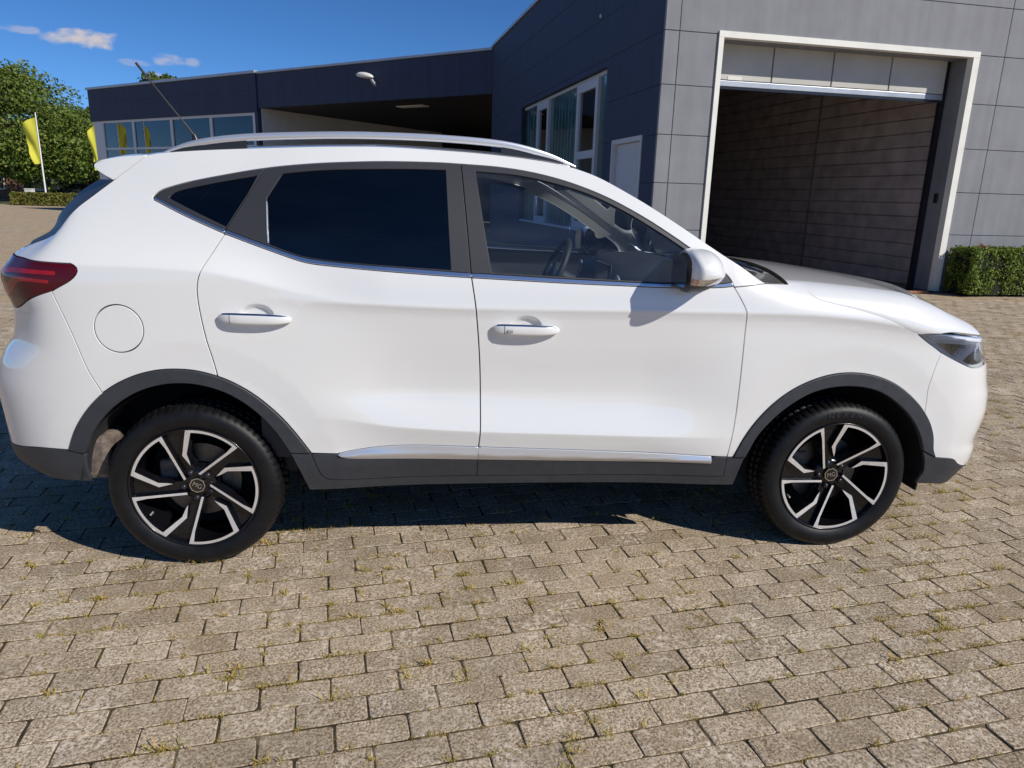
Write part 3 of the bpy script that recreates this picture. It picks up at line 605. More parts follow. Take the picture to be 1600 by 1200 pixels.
# hood: skin part from the seam up over the crest, then on to the centre line
zc_tab = ([2.3,2.47,2.64,2.82,2.96,3.13,3.27,3.36,3.42,3.46], [1.158,1.146,1.130,1.110,1.092,1.068,1.036,1.000,.955,.905])
hs = rs(hood_seam[3:]+[(3.0,.946),(3.124,.935),(3.3,.912),(3.46,.892),(3.6,.892),(3.8,.892),(UMAX,.892)], .03, 2)
hs = np.vstack([[(2.295,1.122)], [(2.335,1.1195)], [(2.358,1.112)], [(2.372,1.094)], hs]); rows = []
for u, z in hs:
    zt = ztop(u)-.012; z0 = z+.0008; z1 = max(zt, z0+.004)
    zz = z0+(z1-z0)*np.linspace(0, 1, 9)**.8
    S = bp(np.full(9, u), zz); e = S[-1]; lip = bp(u, z0-.0040)[0]-np.array([0, .0025, .0]); S = np.vstack([[lip], S])
    e = S[-1]; tx = (u-2.295)/(UMAX-2.295); xc = 2.455+(3.452-2.455)*tx**.93; zt_ = float(pchip(*zc_tab, xc)); zc = e[2]+max(zt_-e[2], .0005)*min(1.0, e[1]/.50)**.9
    t = np.linspace(1, 0, 18)[1:]; 
    x = xc+(e[0]-xc)*t**1.6; h = e[1]*t; zq = zc+(e[2]-zc)*t**2.6
    half = np.vstack([S, np.stack([x, h, zq], 1)])
    right = half*[1, -1, 1]+[0, YC, 0]; left = (half[:-1]*[1, 1, 1]+[0, YC, 0])[::-1]
    rows.append(np.vstack([right, left]))
hood = loft('hood', rows, M['paint'], car)
hr = rows[0]
sc = []
for k, w in enumerate((0, .35, 1.0)):
    L = hr[8:-8].copy(); B = across(bp(2.15, 1.118)[0]+np.array([0, -.05, -.03]), np.array([2.35, 1.105]), 2.2, n=(len(L)-1)//2)[::-1]
    q = L*(1-w)+B*w; q[:, 2] -= .03*(1 if k == 1 else 0)+.012*(1 if k == 0 else 0); sc.append(q)
scut = loft('scuttle_panel', sc, M['gloss_black'], car)
for y0, y1 in ((.30, .78), (.92, 1.48)):
    t = [(2.36-.10*abs((y0+(y1-y0)*a)-YC)*1.0, y0+(y1-y0)*a, 1.142+.012*a) for a in np.linspace(0, 1, 9)]
    MB().tube(t, [.008]*8+[.004], 8, flat=.7).build('wiper', M['lamp_black'], car)
# tailgate glass
de = rs(d_edge, .03, 2); rows = []
de = de[de[:, 1] > 1.200]
for k, (u, z) in enumerate(de):
    e = bp(u, z)[0]+np.array([0, -.004, 0]); s = k/(len(de)-1); rows.append(across(e, (e[0]-float(np.interp(z, [1.2, 1.25, 1.30, 1.35, 1.40, 1.445], [.17, .225, .25, .25, .265, .24])), e[2]+.004), 2, px=2.0))
tg = loft('rear_window', [r for r in rows], M['frame_black'], car)
tb = []
low = rows[-1]
TE = np.array([bp(float(np.interp(abs(a), [0, 1], [UMIN, -.87])), 1.193)[0] for a in np.linspace(-1, 1, 49)]); TE = np.stack([TE[:, 0], YC+np.sign(np.linspace(-1, 1, 49))*TE[:, 1], TE[:, 2]], 1)
for w in np.linspace(0, 1, 4): tb.append(low*(1-w)+TE*w)
loft('tailgate_upper', tb, M['paint'], car)
# roof spoiler: top deck, rounded trailing edge, underside
tip = bp(-.402, 1.497)[0]; side_h = float(tip[1]); rows = []
t = np.linspace(-1, 1, 49); xe = -.54+(tip[0]+.54)*np.abs(t)**1.35; ze = 1.512-(1.512-tip[2])*np.abs(t)**2.5
RE = rear_edge
for w in np.linspace(0, 1, 9):
    q = RE.copy(); q[:, 0] = RE[:, 0]*(1-w)+(xe+.010)*w; q[:, 1] = YC+(RE[:, 1]-YC)*(1-w)+side_h*t*w; q[:, 2] = RE[:, 2]*(1-w)+(ze+.010)*w+.010*math.sin(math.pi*w)*(1-np.abs(t)**4); rows.append(q)
for a in np.linspace(90, -60, 7):
    q = rows[8].copy(); q[:, 0] = xe+.010-.010*math.cos(R(a)); q[:, 2] = ze+.010*math.sin(R(a)); rows.append(q)
und = tg.data.vertices; U = np.array([v.co[:] for v in und])[:49]
for w in (.35, .7, 1.0):
    q = rows[15].copy() if len(rows) > 15 else rows[-1].copy(); b = rows[15]; q = b*(1-w)+(U+np.array([.03, 0, .004]))*w; rows.append(q)
sp = loft('roof_spoiler', rows, M['paint'], car)
# roof rails
rt = [(-.113,1.548),(-.07,1.568),(-.024,1.587),(.065,1.609),(.24,1.630),(.548,1.6465),(.789,1.650),(.98,1.647),(1.161,1.637),(1.28,1.618),(1.38,1.590),(1.471,1.551)]
for sd in (1, -1):
    P = rs(rt, .03, 1); m = MB(); n = len(P); vs_ = []; ring = 12
    for k, (x, z) in enumerate(P):
        uu = np.interp(x, [-.2, 1.5], [-.2, 1.5]); hh = .575+.03*math.sin(math.pi*(x+.113)/1.584)
        tpr = min(1, .35+6*min(k, n-1-k)/n); th = .0135*tpr; wd = .017*tpr
        for q in range(ring):
            a = 2*math.pi*q/ring; ca, sa = math.cos(a), math.sin(a)
            vs_.append((x, YC-sd*(hh+wd*math.copysign(abs(ca)**.6, ca)), z-th+th*math.copysign(abs(sa)**.6, sa)))
    fs = []
    for k in range(n-1):
        for q in range(ring):
            a, b = k*ring+q, k*ring+(q+1) % ring; f = (a, b, b+ring, a+ring); fs.append(f if sd < 0 else f[::-1])
    m.add(vs_, fs, True); rail = m.build('roof_rail', M['satin_silver'], car)
    for xs in ((-.085, .205, 1), (1.17, 1.42, -1)):
        m = MB(); xx = np.linspace(xs[0], xs[1], 9); top = np.interp(xx, P[:, 0], P[:, 1])-.016; hh = .575+.03*np.sin(math.pi*(xx+.113)/1.584)
        rz = np.interp(xx, redge[:, 0], redge[:, 1])-.004
        cut = np.ones(9)
        for k in range(8):
            a = [(xx[k], YC-sd*(hh[k]+.010), rz[k]), (xx[k+1], YC-sd*(hh[k+1]+.010), rz[k+1]), (xx[k+1], YC-sd*(hh[k+1]+.010), max(top[k+1], rz[k+1]+.001)), (xx[k], YC-sd*(hh[k]+.010), max(top[k], rz[k]+.001))]
            b = [(p_[0], p_[1]+sd*.022, p_[2]) for p_ in a]
            m.add(a+b, [(0, 1, 2, 3), (7, 6, 5, 4), (0, 4, 5, 1), (3, 2, 6, 7), (1, 5, 6, 2), (0, 3, 7, 4)])
        m.build('rail_foot', M['lamp_black'], rail)
# aerial
m = MB(); m.tube([(-.147, YC, 1.600), (-.16, YC, 1.655)], [.026, .012], 12).tube([(-.158, YC, 1.65), (-.20, YC, 1.707)], [.0055, .005], 8).tube([(-.20, YC, 1.707), (-.32, YC, 1.865)], .0035, 8).tube([(-.32, YC, 1.865), (-.378, YC, 1.943)], [.0045, .0055], 8)
m.build('aerial', M['lamp_black'], car)
# door mirrors
def mirror(sd):
    Y = lambda h: YC-sd*h
    n, k = 104, 60; pts = np.zeros((k+1, n, 3))
    for i in range(k+1):
        s = 1-(1-i/k)**2.6             # 0 inner .. 1 outer tip
        h = .850+.212*s; w = max(1-s**3.4, 0)**.5; w = max(w, .004)*(.88+.12*min(1, s*4))
        for j in range(n):
            a = 2*math.pi*j/n; ca, sa = math.cos(a), math.sin(a)
            x = math.copysign(abs(ca)**(.80 if ca > 0 else .42), ca)*(.108 if ca > 0 else .060)
            z = math.copysign(abs(sa)**.74, sa)*(.086 if sa > 0 else .080)
            if ca > 0: x -= .30*max(z, 0)*ca
            if sa < 0 and ca > 0: z *= 1-.45*ca
            pts[i, j] = (1.868+x*w+.012*(1-s), h, 1.176+z*w-.004*(1-s))
    flat = pts.reshape(-1, 3)
    def grab(cond, name, mat, par, grow=0.0, cap=False):
        c = flat.mean(0); vs_ = c+(flat-c)*(1+grow); fs = []
        for i in range(k):
            for j in range(n):
                q = (i*n+j, i*n+(j+1) % n, (i+1)*n+(j+1) % n, (i+1)*n+j); mid = flat[list(q)].mean(0)
                if cond(mid): fs.append(q if sd < 0 else q[::-1])
        if cap: fs.append(tuple(k*n+j for j in range(n)))
        used = sorted({i for f in fs for i in f}); mp = {o: i for i, o in enumerate(used)}
        return mesh_obj(name, [(vs_[i][0], Y(vs_[i][1]), vs_[i][2]) for i in used], [tuple(mp[i] for i in f) for f in fs], mat, par, smooth=True)
    zl = lambda q: 1.133+.12*max(q[0]-1.88, 0); XR = 1.827
    cap = grab(lambda q: q[0] > XR and q[2] > zl(q)+.024, 'door_mirror', M['paint'], car, cap=True)
    grab(lambda q: q[0] <= XR or q[2] < zl(q), 'mirror_housing', M['frame_black'], cap)
    grab(lambda q: (q[0] > XR+.020 or (q[0] > XR and q[1] < .95)) and zl(q) <= q[2] <= zl(q)+.024, 'turn_signal', M['lamp_chrome'], cap)
    grab(lambda q: XR < q[0] <= XR+.020 and q[1] >= .95 and zl(q) <= q[2] <= zl(q)+.024, 'amber_lens', M['amber'], cap)
    g = MB(); g.add([(1.8055, Y(h), z) for h, z in ((.865, 1.122), (1.01, 1.122), (1.03, 1.15), (1.025, 1.215), (1.0, 1.235), (.865, 1.24))], [tuple(range(6))[::(1 if sd < 0 else -1)]]); g.build('mirror_glass', M['chrome'], cap)
    f = MB(); f.tube([(1.935, Y(.82), 1.108), (1.905, Y(.875), 1.108), (1.88, Y(.93), 1.116)], [.045, .038, .034], 14, flat=.45).build('mirror_foot', M['frame_black'], cap)
mirror(1); mirror(-1)

# ---- wheels
RT, RIM = .3235, .238
def polar(rf, deg): return (RIM*rf*math.cos(R(deg)), RIM*rf*math.sin(R(deg)))
def extrude2d(poly, y0, y1, draft=0.0, cap=True, dish=0.0):
    """polygon in the wheel plane -> solid from face y0 back to y1; dish pushes the face inwards towards the hub"""
    P = np.array(poly); x, z = P[:, 0], P[:, 1]
    if np.sum(x*np.roll(z, -1)-np.roll(x, -1)*z) < 0: P = P[::-1]
    V, F, _ = fill2d([P], np.zeros((0, 2))); m = MB()
    yy = lambda q, y: y+dish*(1-min(np.hypot(*q)/(RIM*.95), 1))
    tri = V[F]; cr = (tri[:, 1, 0]-tri[:, 0, 0])*(tri[:, 2, 1]-tri[:, 0, 1])-(tri[:, 1, 1]-tri[:, 0, 1])*(tri[:, 2, 0]-tri[:, 0, 0])
    F = np.where((cr > 0)[:, None], F, F[:, ::-1])
    if cap: m.add([(q[0], yy(q, y0), q[1]) for q in V], F)
    Q = inset(P, -draft); n = len(P)
    m.add([(q[0], yy(q, y0), q[1]) for q in P]+[(q[0], yy(q, y1), q[1]) for q in Q], [(k, n+k, n+(k+1) % n, (k+1) % n) for k in range(n)])
    return m
def lerpP(a, b, n): return [(a[0]+(b[0]-a[0])*k/n, a[1]+(b[1]-a[1])*k/n) for k in range(n)]
def arcp(rf, a0, a1, n): return [polar(rf, a0+(a1-a0)*k/n) for k in range(n)]
def unit(t):
    """bright machined U: bent spoke edge, rim arc, straight spoke edge"""
    A0, B0 = polar(.985, t), polar(.985, t-50)
    p = arcp(.985, t, t-50, 12)+lerpP(B0, polar(.20, t-24), 6)+lerpP(polar(.20, t-24), polar(.215, t-14), 1)
    p += lerpP(polar(.215, t-14), polar(.900, t-46.6), 6)+arcp(.938, t-45.6, t-4.4, 10)+lerpP(polar(.938, t-4.4), polar(.575, t+5.6), 4)+lerpP(polar(.575, t+5.6), polar(.37, t+4.5), 3)
    p += lerpP(polar(.36, t+6), polar(.565, t+13), 3)+lerpP(polar(.565, t+13), A0, 4)
    return p
def spoke(t):
    """dark lacquered spoke between the straight edge of one U and the bent edge of the next"""
    p = lerpP(polar(.25, t-25), polar(.985, t-50.5), 6)+arcp(.985, t-50.5, t-71.5, 5)+lerpP(polar(.985, t-71.5), polar(.57, t-58), 4)+lerpP(polar(.57, t-58), polar(.36, t-65), 3)+[polar(.36, t-65), polar(.25, t-72)]
    return p
def text_mesh(txt, size, depth):
    c = bpy.data.curves.new('lettering', 'FONT'); c.body = txt; c.size = size; c.extrude = depth; c.align_x = 'CENTER'; c.align_y = 'CENTER'
    o = bpy.data.objects.new('lettering', c); COL.objects.link(o); bpy.context.view_layer.update()
    me = bpy.data.meshes.new_from_object(o.evaluated_get(bpy.context.evaluated_depsgraph_get())); bpy.data.objects.remove(o); bpy.data.curves.remove(c)
    v = [a.co[:] for a in me.vertices]; f = [tuple(p_.vertices) for p_ in me.polygons]; bpy.data.meshes.remove(me); return v, f
def wheel_meshes():
    D = {}
    # tyre
    prof = [(.2335, .012), (.2395, .002), (.247, -.003), (.262, -.010), (.280, -.0125), (.296, -.008), (.3065, -.001), (.3125, .006), (.3175, .015), (.3215, .030), (.3232, .050), (.3236, .068), (.3236, .072), (.3236, .092), (.3236, .112), (.3236, .116), (.3236, .140), (.3225, .165), (.319, .183), (.31, .195), (.28, .205), (.24, .195)]
    n = 408; m = MB(); vs_, fs = [], []; L = len(prof)
    for k in range(n):
        a = 2*math.pi*k/n; ph = k % 6
        for j, (r, y) in enumerate(prof):
            rr_ = r
            if j in (11, 14): rr_ = r-.008
            if 8 <= j <= 10 and ph in (0, 1): rr_ = r-.005
            if j == 7 and ph in (0, 1): rr_ = r-.0015
            if 12 <= j <= 13 and (k+3) % 6 < 2: rr_ = r-.007
            if 15 <= j <= 17 and (k+1) % 6 < 2: rr_ = r-.007
            if j in (9, 10) and ph == 4: rr_ = r-.003
            vs_.append((rr_*math.cos(a), y, max(rr_*math.sin(a), -.3178-.0002*(y > .02))))
    for k in range(n):
        for j in range(L-1):
            fs.append((k*L+j, k*L+j+1, ((k+1) % n)*L+j+1, ((k+1) % n)*L+j))
    m.add(vs_, fs, True)
    me = m.build('tyre', M['tyre'], me_only=True); me.set_sharp_from_angle(angle=R(38)) if hasattr(me, 'set_sharp_from_angle') else None
    D['tyre'] = me
    m = MB(); m.lathe([(.2405, .004), (.2405, -.003), (.2375, -.0045), (.2335, -.001), (.2300, .012), (.2260, .028), (.2180, .07), (.2150, .13), (.2200, .19), (.05, .20)], 96); D['rim_barrel'] = m.build('rim_barrel', M['rim_black'], me_only=True)
    m = MB(); m.lathe([(.0, .040), (.034, .040), (.050, .042), (.064, .046), (.070, .060), (.07, .13)], 60); D['hub'] = m.build('hub', M['rim_black'], me_only=True)
    m = MB(); m.lathe([(.075, .098), (.148, .098), (.148, .120), (.075, .120)], 64, smooth=False); D['disc'] = m.build('brake_disc', M['disc'], me_only=True)
    m = MB(); m.lathe([(.15, .135), (.02, .135)], 40); m.lathe([(.205, .150), (.02, .150)], 40); D['shield'] = m.build('brake_shield', M['dark'], me_only=True)
    m = MB(); m.box(-.155, -.085, .085, .14, -.02, .085, bev=.012); D['caliper'] = m.build('caliper', M['caliper'], me_only=True)
    m = MB(); m.lathe([(.0, .030), (.008, .031), (.0110, .035), (.0122, .056)], 12); D['nut'] = m.build('wheel_nut', M['lamp_black'], me_only=True)
    oc = [(.030*math.cos(R(22.5+45*k)), .030*math.sin(R(22.5+45*k))) for k in range(8)]
    m = extrude2d(oc, .030, .055, .003); D['cap'] = m.build('centre_cap', M['gloss_black'], me_only=True)
    m = MB(); a = np.array(oc); b = a*.88; 
    m.add([(q[0], .0285, q[1]) for q in a]+[(q[0], .0285, q[1]) for q in b], [(k, (k+1) % 8, 8+(k+1) % 8, 8+k) for k in range(8)])
    v, f = text_mesh('MG', .027, .001); m.add([(q[0]*.92, .0282-q[2], q[1]) for q in v], f); D['badge'] = m.build('badge', M['chrome'], me_only=True)
    m = MB(); m.tube([(0, 0, 0), (0, -.022, 0)], [.0045, .0038], 8); D['valve'] = m.build('valve', M['satin_silver'], me_only=True)
    m = MB()
    for k, ch in enumerate('NEXEN'):
        v, f = text_mesh(ch, .030, .0006); an = R(103-6.3*k); ca, sa = math.cos(an), math.sin(an)
        m.add([((.279+q[1])*ca+q[0]*sa, -.0131+.10*abs(q[1])*.35-q[2], (.279+q[1])*sa-q[0]*ca) for q in v], f)
    D['lettering'] = m.build('lettering', M['letter'], me_only=True)
    return D
WM = wheel_meshes()
def wheel(x, sd, th):
    w = empty('wheel', (x, YC-sd*.875, .318), car)
    if sd < 0: w.rotation_euler = (0, 0, math.pi)
    for nm, key in [q for q in (('tyre', 'tyre'), ('rim_barrel', 'rim_barrel'), ('hub', 'hub'), ('brake_disc', 'disc'), ('brake_shield', 'shield'), ('caliper', 'caliper'), ('centre_cap', 'cap'), ('badge', 'badge'), ('lettering', 'lettering')) if q[0] != 'lettering' or x > 1]:
        o = inst(nm, WM[key], w)
        if nm in ('badge',): o.rotation_euler = (0, R(28 if x < 1 else -10), 0)
    for k in range(5):
        t = th+72*k
        f = extrude2d(unit(t), -.001, .040, .0035, dish=.032).build('spoke_face', M['rim_cut'], w).data; f.materials.append(M['rim_black'])
        for pl in f.polygons:
            if abs(pl.normal.y) < .8: pl.material_index = 1
        extrude2d(spoke(t), .021, .065, .004, dish=.030).build('spoke', M['rim_black'], w)
        a = R(t-61+6); inst('wheel_nut', WM['nut'], w, (.0545*math.cos(R(t-49)), -.003, .0545*math.sin(R(t-49))))
    a = R(th-26+144); inst('valve', WM['valve'], w, (.205*math.cos(a), .03, .205*math.sin(a)))
wheel(0, 1, 94); wheel(2.585, 1, 88); wheel(0, -1, 30); wheel(2.585, -1, 60)

# ---- wheel housings, underbody, mud flaps
for x in (0., 2.585):
    for sd in (1, -1):
        m = MB(); n = 24; pr = []
        for k in range(n+1):
            a = R(-2+178*k/n); pr.append((x+.40*math.cos(a), .335+.39*math.sin(a)))
        ya, yb = YC-sd*.873, YC-sd*.55; nv = len(pr)
        m.add([(q[0], ya, q[1]) for q in pr]+[(q[0], yb, q[1]) for q in pr], [(k, k+1, nv+k+1, nv+k) for k in range(nv-1)], True)
        m.add([(q[0], yb, q[1]) for q in pr], [tuple(range(nv))]); m.build('wheel_housing', M['liner'], car)
m = MB(); m.box(.36, 2.2, .10, 2*YC-.10, .285, .36, bev=.02); m.box(-.70, .4, .42, 2*YC-.42, .24, .40, bev=.03); m.box(2.2, 3.2, .42, 2*YC-.42, .22, .40, bev=.03); m.box(-.05, .05, .1, 2*YC-.1, .26, .34); m.build('underbody', M['dark'], car)
for sd in (1, -1):
    m = MB(); m.box(2.985, 2.995, YC-sd*.84, YC-sd*.66, .235, .36, bev=.003); m.build('air_deflector', M['dark'], car)
    m = MB(); m.box(-.43, -.33, YC-sd*.80, YC-sd*.62, .33, .50, bev=.02); m.build('rear_liner', M['caliper'], car)

# ---- cabin
def shell_inner(name, loops_, mat, off, holes=()):
    for sd in (1, -1): panel(name, loops_, mat, car, side=sd, off=off, gap=0, flange=.001, holes=holes, spacing=.05)
m = MB(); m.box(.0, 2.2, .12, 2*YC-.12, .34, .40); m.build('cabin_floor', M['interior'], car)
shell_inner('door_card', loop([(.25,.42),(2.05,.42)], [(2.05,.42),(2.05,1.10)], [(2.05,1.10),(1.04,1.125),(.45,1.165),(.25,1.21)], [(.25,1.21),(.25,.42)], step=.04), M['interior'], -.06)
shell_inner('door_armrest', loop([(.5,.86),(.98,.84)], [(.98,.84),(.98,.90)], [(.98,.90),(.5,.92)], [(.5,.92),(.5,.86)]), M['dash_grey'], -.05)
shell_inner('door_inlay', loop([(1.15,1.02),(1.60,1.00),(1.95,1.04)], [(1.95,1.04),(1.93,1.075)], [(1.93,1.075),(1.6,1.05),(1.15,1.06)], [(1.15,1.06),(1.15,1.02)]), M['dash_grey'], -.052)
shell_inner('pillar_trim', loop([(1.879,1.24),(1.811,1.285),(1.706,1.349),(1.567,1.42),(1.426,1.47)], [(1.426,1.47),(1.46,1.515)], [(1.46,1.515),(1.56,1.48),(1.71,1.405),(1.851,1.322),(1.99,1.23)], [(1.99,1.23),(1.90,1.20),(1.879,1.24)]), M['headliner'], -.03)
shell_inner('centre_pillar_trim', loop([(.97,1.53),(.975,1.12)], [(.975,1.12),(1.10,1.12)], [(1.10,1.12),(1.055,1.53)], [(1.055,1.53),(.97,1.53)]), M['headliner'], -.04)
hl_rows = []
for r in np.array([v.co[:] for v in roof.data.vertices]).reshape(-1, 49, 3): hl_rows.append(r+np.array([0, 0, -.035]))
loft('headliner', hl_rows, M['headliner'], car)
def seat(x, y, back=True):
    s = MB()
    s.box(x-.05, x+.47, y-.25, y+.25, .50, .66, bev=.06)
    st = empty
    o = s.build('seat', M['seat'], car)
    b = MB(); v = []
    b.box(-.07, .07, -.24, .24, 0, .60, bev=.05); b.xf(Matrix.Translation((x-.02, y, .62)) @ Matrix.Rotation(R(-20), 4, 'Y')); b.build('backrest', M['seat'], o)
    h = MB(); h.box(-.055, .055, -.13, .13, .64, .82, bev=.045); h.tube([(0, -.06, .56), (0, -.06, .66)], .007).tube([(0, .06, .56), (0, .06, .66)], .007); h.xf(Matrix.Translation((x-.02, y, .62)) @ Matrix.Rotation(R(-20), 4, 'Y')); h.build('headrest', M['seat'], o)
seat(1.02, .50); seat(1.02, 1.25)
s = MB(); s.box(.05, .58, .22, 2*YC-.22, .50, .66, bev=.06); o = s.build('rear_seat', M['seat'], car)
b = MB(); b.box(-.07, .07, -.62, .62, 0, .62, bev=.05); b.xf(Matrix.Translation((.08, YC, .62)) @ Matrix.Rotation(R(-22), 4, 'Y')); b.build('backrest', M['seat'], o)
for y in (.48, 1.27):
    h = MB(); h.box(-.05, .05, -.13, .13, .64, .80, bev=.04); h.xf(Matrix.Translation((.08, y, .62)) @ Matrix.Rotation(R(-22), 4, 'Y')); h.build('headrest', M['seat'], o)
# dashboard: section swept across the cabin
sec = [(2.30, 1.095), (2.05, 1.105), (1.86, 1.09), (1.78, 1.055), (1.765, 1.00), (1.80, .93), (1.82, .78), (1.95, .60), (2.3, .60)]
m = MB(); n = 15; ys = np.linspace(.16, 2*YC-.16, n); vs_ = []
for y in ys:
    bl = .05*math.exp(-((y-1.25)/.22)**2)
    for k, (x, z) in enumerate(sec): vs_.append((x, y, z+(bl if k in (1, 2, 3) else 0)))
L = len(sec); m.add(vs_, [(k*L+j, (k+1)*L+j, (k+1)*L+j+1, k*L+j+1) for k in range(n-1) for j in range(L-1)], True); dash = m.build('dashboard', M['interior'], car)
m = MB(); m.tube([(1.785, y, .985+.02*math.sin((y-.2)*2.2)) for y in np.linspace(.2, 2*YC-.2, 16)], .012, 8).build('dash_trim', M['satin_silver'], dash)
m = MB(); m.box(1.74, 1.76, .74, 1.01, 1.0, 1.12, bev=.006); m.build('display', M['gloss_black'], dash)
for y in (.22, .68, 1.06, 1.53):
    MB().lathe([(.0, 0), (.038, 0), (.045, -.006), (.040, -.012)], 20, axis='Z').xf(Matrix.Translation((1.765, y, 1.035)) @ Matrix.Rotation(R(-90), 4, 'Y')).build('air_vent', M['satin_silver'], dash)
# steering wheel on the left of the cabin
sw = MB(); ctr = Vector((1.56, 1.25, 1.03)); Rm = Matrix.Translation(ctr) @ Matrix.Rotation(R(-66), 4, 'Y')
sw.tube([(.185*math.cos(a), .185*math.sin(a), 0) for a in np.linspace(0, 2*math.pi, 41)], .016, 10, cap=False)
sw.box(-.17, .17, -.018, .018, -.02, .0, bev=.006); sw.box(-.018, .0, -.17, .17, -.02, .0, bev=.006); sw.tube([(0, 0, -.03), (0, 0, .012)], [.075, .06], 16); sw.xf(Rm); o = sw.build('steering_wheel', M['interior'], car)
t = MB(); t.box(-.03, .03, .09, .16, .0, .008, bev=.003).box(-.03, .03, -.16, -.09, .0, .008, bev=.003); t.xf(Rm); t.build('spoke_trim', M['satin_silver'], o)
MB().tube([ctr, ctr+Vector((.30, 0, -.14))], .04, 12).build('steering_column', M['interior'], o)
m = MB(); m.box(1.50, 1.54, YC-.12, YC+.12, 1.46, 1.53, bev=.012); m.build('inside_mirror', M['interior'], car)
m = MB(); m.box(1.05, 1.8, YC-.11, YC+.11, .45, .80, bev=.04); m.build('centre_console', M['interior'], car)
for o in car.children: o.location = Vector(o.location)+Vector((-1.3, -YC, 0))

# ------------------------------------------------------------------ ground and paving
def paver_mat(name, rnd):
    m, N, L, b = new_mat(name); g = N.new('ShaderNodeNewGeometry')
    def noise(sc, det=4, rough=.55):
        n = N.new('ShaderNodeTexNoise'); n.inputs['Scale'].default_value = sc; n.inputs['Detail'].default_value = det; n.inputs['Roughness'].default_value = rough; L.new(g.outputs['Position'], n.inputs['Vector']); return n.outputs[0]
    def ramp(x, stops):
        r = N.new('ShaderNodeValToRGB'); L.new(x, r.inputs[0]); e = r.color_ramp.elements
        while len(e) < len(stops): e.new(.5)
        for k, (p_, c) in enumerate(stops): e[k].position = p_; e[k].color = (*c, 1)
        return r.outputs[0]
    def mix(f, a, c, mode='MIX'):
        x = N.new('ShaderNodeMix'); x.data_type = 'RGBA'; x.blend_type = mode
        for i, v in ((0, f), (6, a), (7, c)):
            if isinstance(v, (int, float)): x.inputs[i].default_value = v
            elif isinstance(v, tuple): x.inputs[i].default_value = (*v, 1)
            else: L.new(v, x.inputs[i])
        return x.outputs[2]
    def rng(x, a, c, lo, hi):
        r = N.new('ShaderNodeMapRange'); L.new(x, r.inputs[0]); r.inputs[1].default_value = a; r.inputs[2].default_value = c; r.inputs[3].default_value = lo; r.inputs[4].default_value = hi; return r.outputs[0]
    if rnd == 'object': src = N.new('ShaderNodeObjectInfo').outputs['Random']
    elif rnd == 'island': src = g.outputs['Random Per Island']
    fine = noise(125, 4, .72)
    if rnd == 'brick':
        mp = N.new('ShaderNodeMapping'); mp.vector_type = 'POINT'; mp.inputs['Rotation'].default_value = (0, 0, -R(8.4)); L.new(g.outputs['Position'], mp.inputs[0])
        bt = N.new('ShaderNodeTexBrick'); bt.inputs['Scale'].default_value = 1; bt.inputs['Brick Width'].default_value = .2; bt.inputs['Row Height'].default_value = .1025; bt.inputs['Mortar Size'].default_value = .003; bt.inputs['Mortar Smooth'].default_value = .3
        bt.inputs['Color1'].default_value = (.25, .25, .25, 1); bt.inputs['Color2'].default_value = (.8, .8, .8, 1); bt.inputs['Mortar'].default_value = (.5, .5, .5, 1); L.new(mp.outputs[0], bt.inputs[0]); src = bt.outputs['Color']
    base = ramp(src, [(0, (.29, .232, .168)), (.3, (.40, .325, .240)), (.65, (.455, .372, .275)), (.85, (.36, .295, .222)), (1, (.50, .415, .31))])
    speck = ramp(fine, [(.38, (.14, .115, .09)), (.45, (.62, .59, .56)), (.52, (1.04, 1.02, 1.0)), (.585, (1.75, 1.72, 1.68))])
    col = mix(.85, base, speck, 'MULTIPLY')
    clus = rng(noise(7, 3), .44, .60, 0, 1); lich = rng(noise(52, 5, .7), .50, .56, 0, .85)
    lm = N.new('ShaderNodeMath'); lm.operation = 'MULTIPLY'; L.new(clus, lm.inputs[0]); L.new(lich, lm.inputs[1]); col = mix(lm.outputs[0], col, (.70, .61, .50))
    blot = rng(noise(19, 4, .6), .52, .66, 0, .5); col = mix(blot, col, (.30, .235, .155))
    dirt = rng(noise(2.6, 6, .65), .46, .68, 0, .5); col = mix(dirt, col, (.26, .205, .14))
    yel = rng(noise(.9, 3), .42, .70, 0, .25 if rnd != 'brick' else .8); col = mix(yel, col, (.46, .33, .19))
    if rnd == 'brick': col = mix(rng(bt.outputs['Fac'], 0, 1, 0, .8), col, (.16, .125, .085))
    L.new(col, b.inputs['Base Color']); b.inputs['Roughness'].default_value = .95; b.inputs['Specular IOR Level'].default_value = .06
    bp = N.new('ShaderNodeBump'); bp.inputs['Strength'].default_value = .75; bp.inputs['Distance'].default_value = .0035; L.new(fine, bp.inputs['Height'])
    bp2 = N.new('ShaderNodeBump'); bp2.inputs['Strength'].default_value = .5; bp2.inputs['Distance'].default_value = .006; L.new(noise(60, 3), bp2.inputs['Height']); L.new(bp.outputs[0], bp2.inputs['Normal']); L.new(bp2.outputs[0], b.inputs['Normal'])
    return m
M['paver'] = paver_mat('paver_single', 'object'); M['paver_i'] = paver_mat('paver_field', 'island'); M['paver_far'] = paver_mat('paving_distance', 'brick')
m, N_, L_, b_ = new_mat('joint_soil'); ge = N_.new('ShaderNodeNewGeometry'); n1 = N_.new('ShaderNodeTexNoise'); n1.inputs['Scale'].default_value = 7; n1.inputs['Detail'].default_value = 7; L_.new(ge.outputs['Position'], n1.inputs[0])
r1 = N_.new('ShaderNodeValToRGB'); L_.new(n1.outputs[0], r1.inputs[0]); e_ = r1.color_ramp.elements; e_[0].position = .36; e_[0].color = (.040, .030, .020, 1); e_[1].position = .68; e_[1].color = (.30, .23, .14, 1); k_ = e_.new(.52); k_.color = (.085, .066, .038, 1)
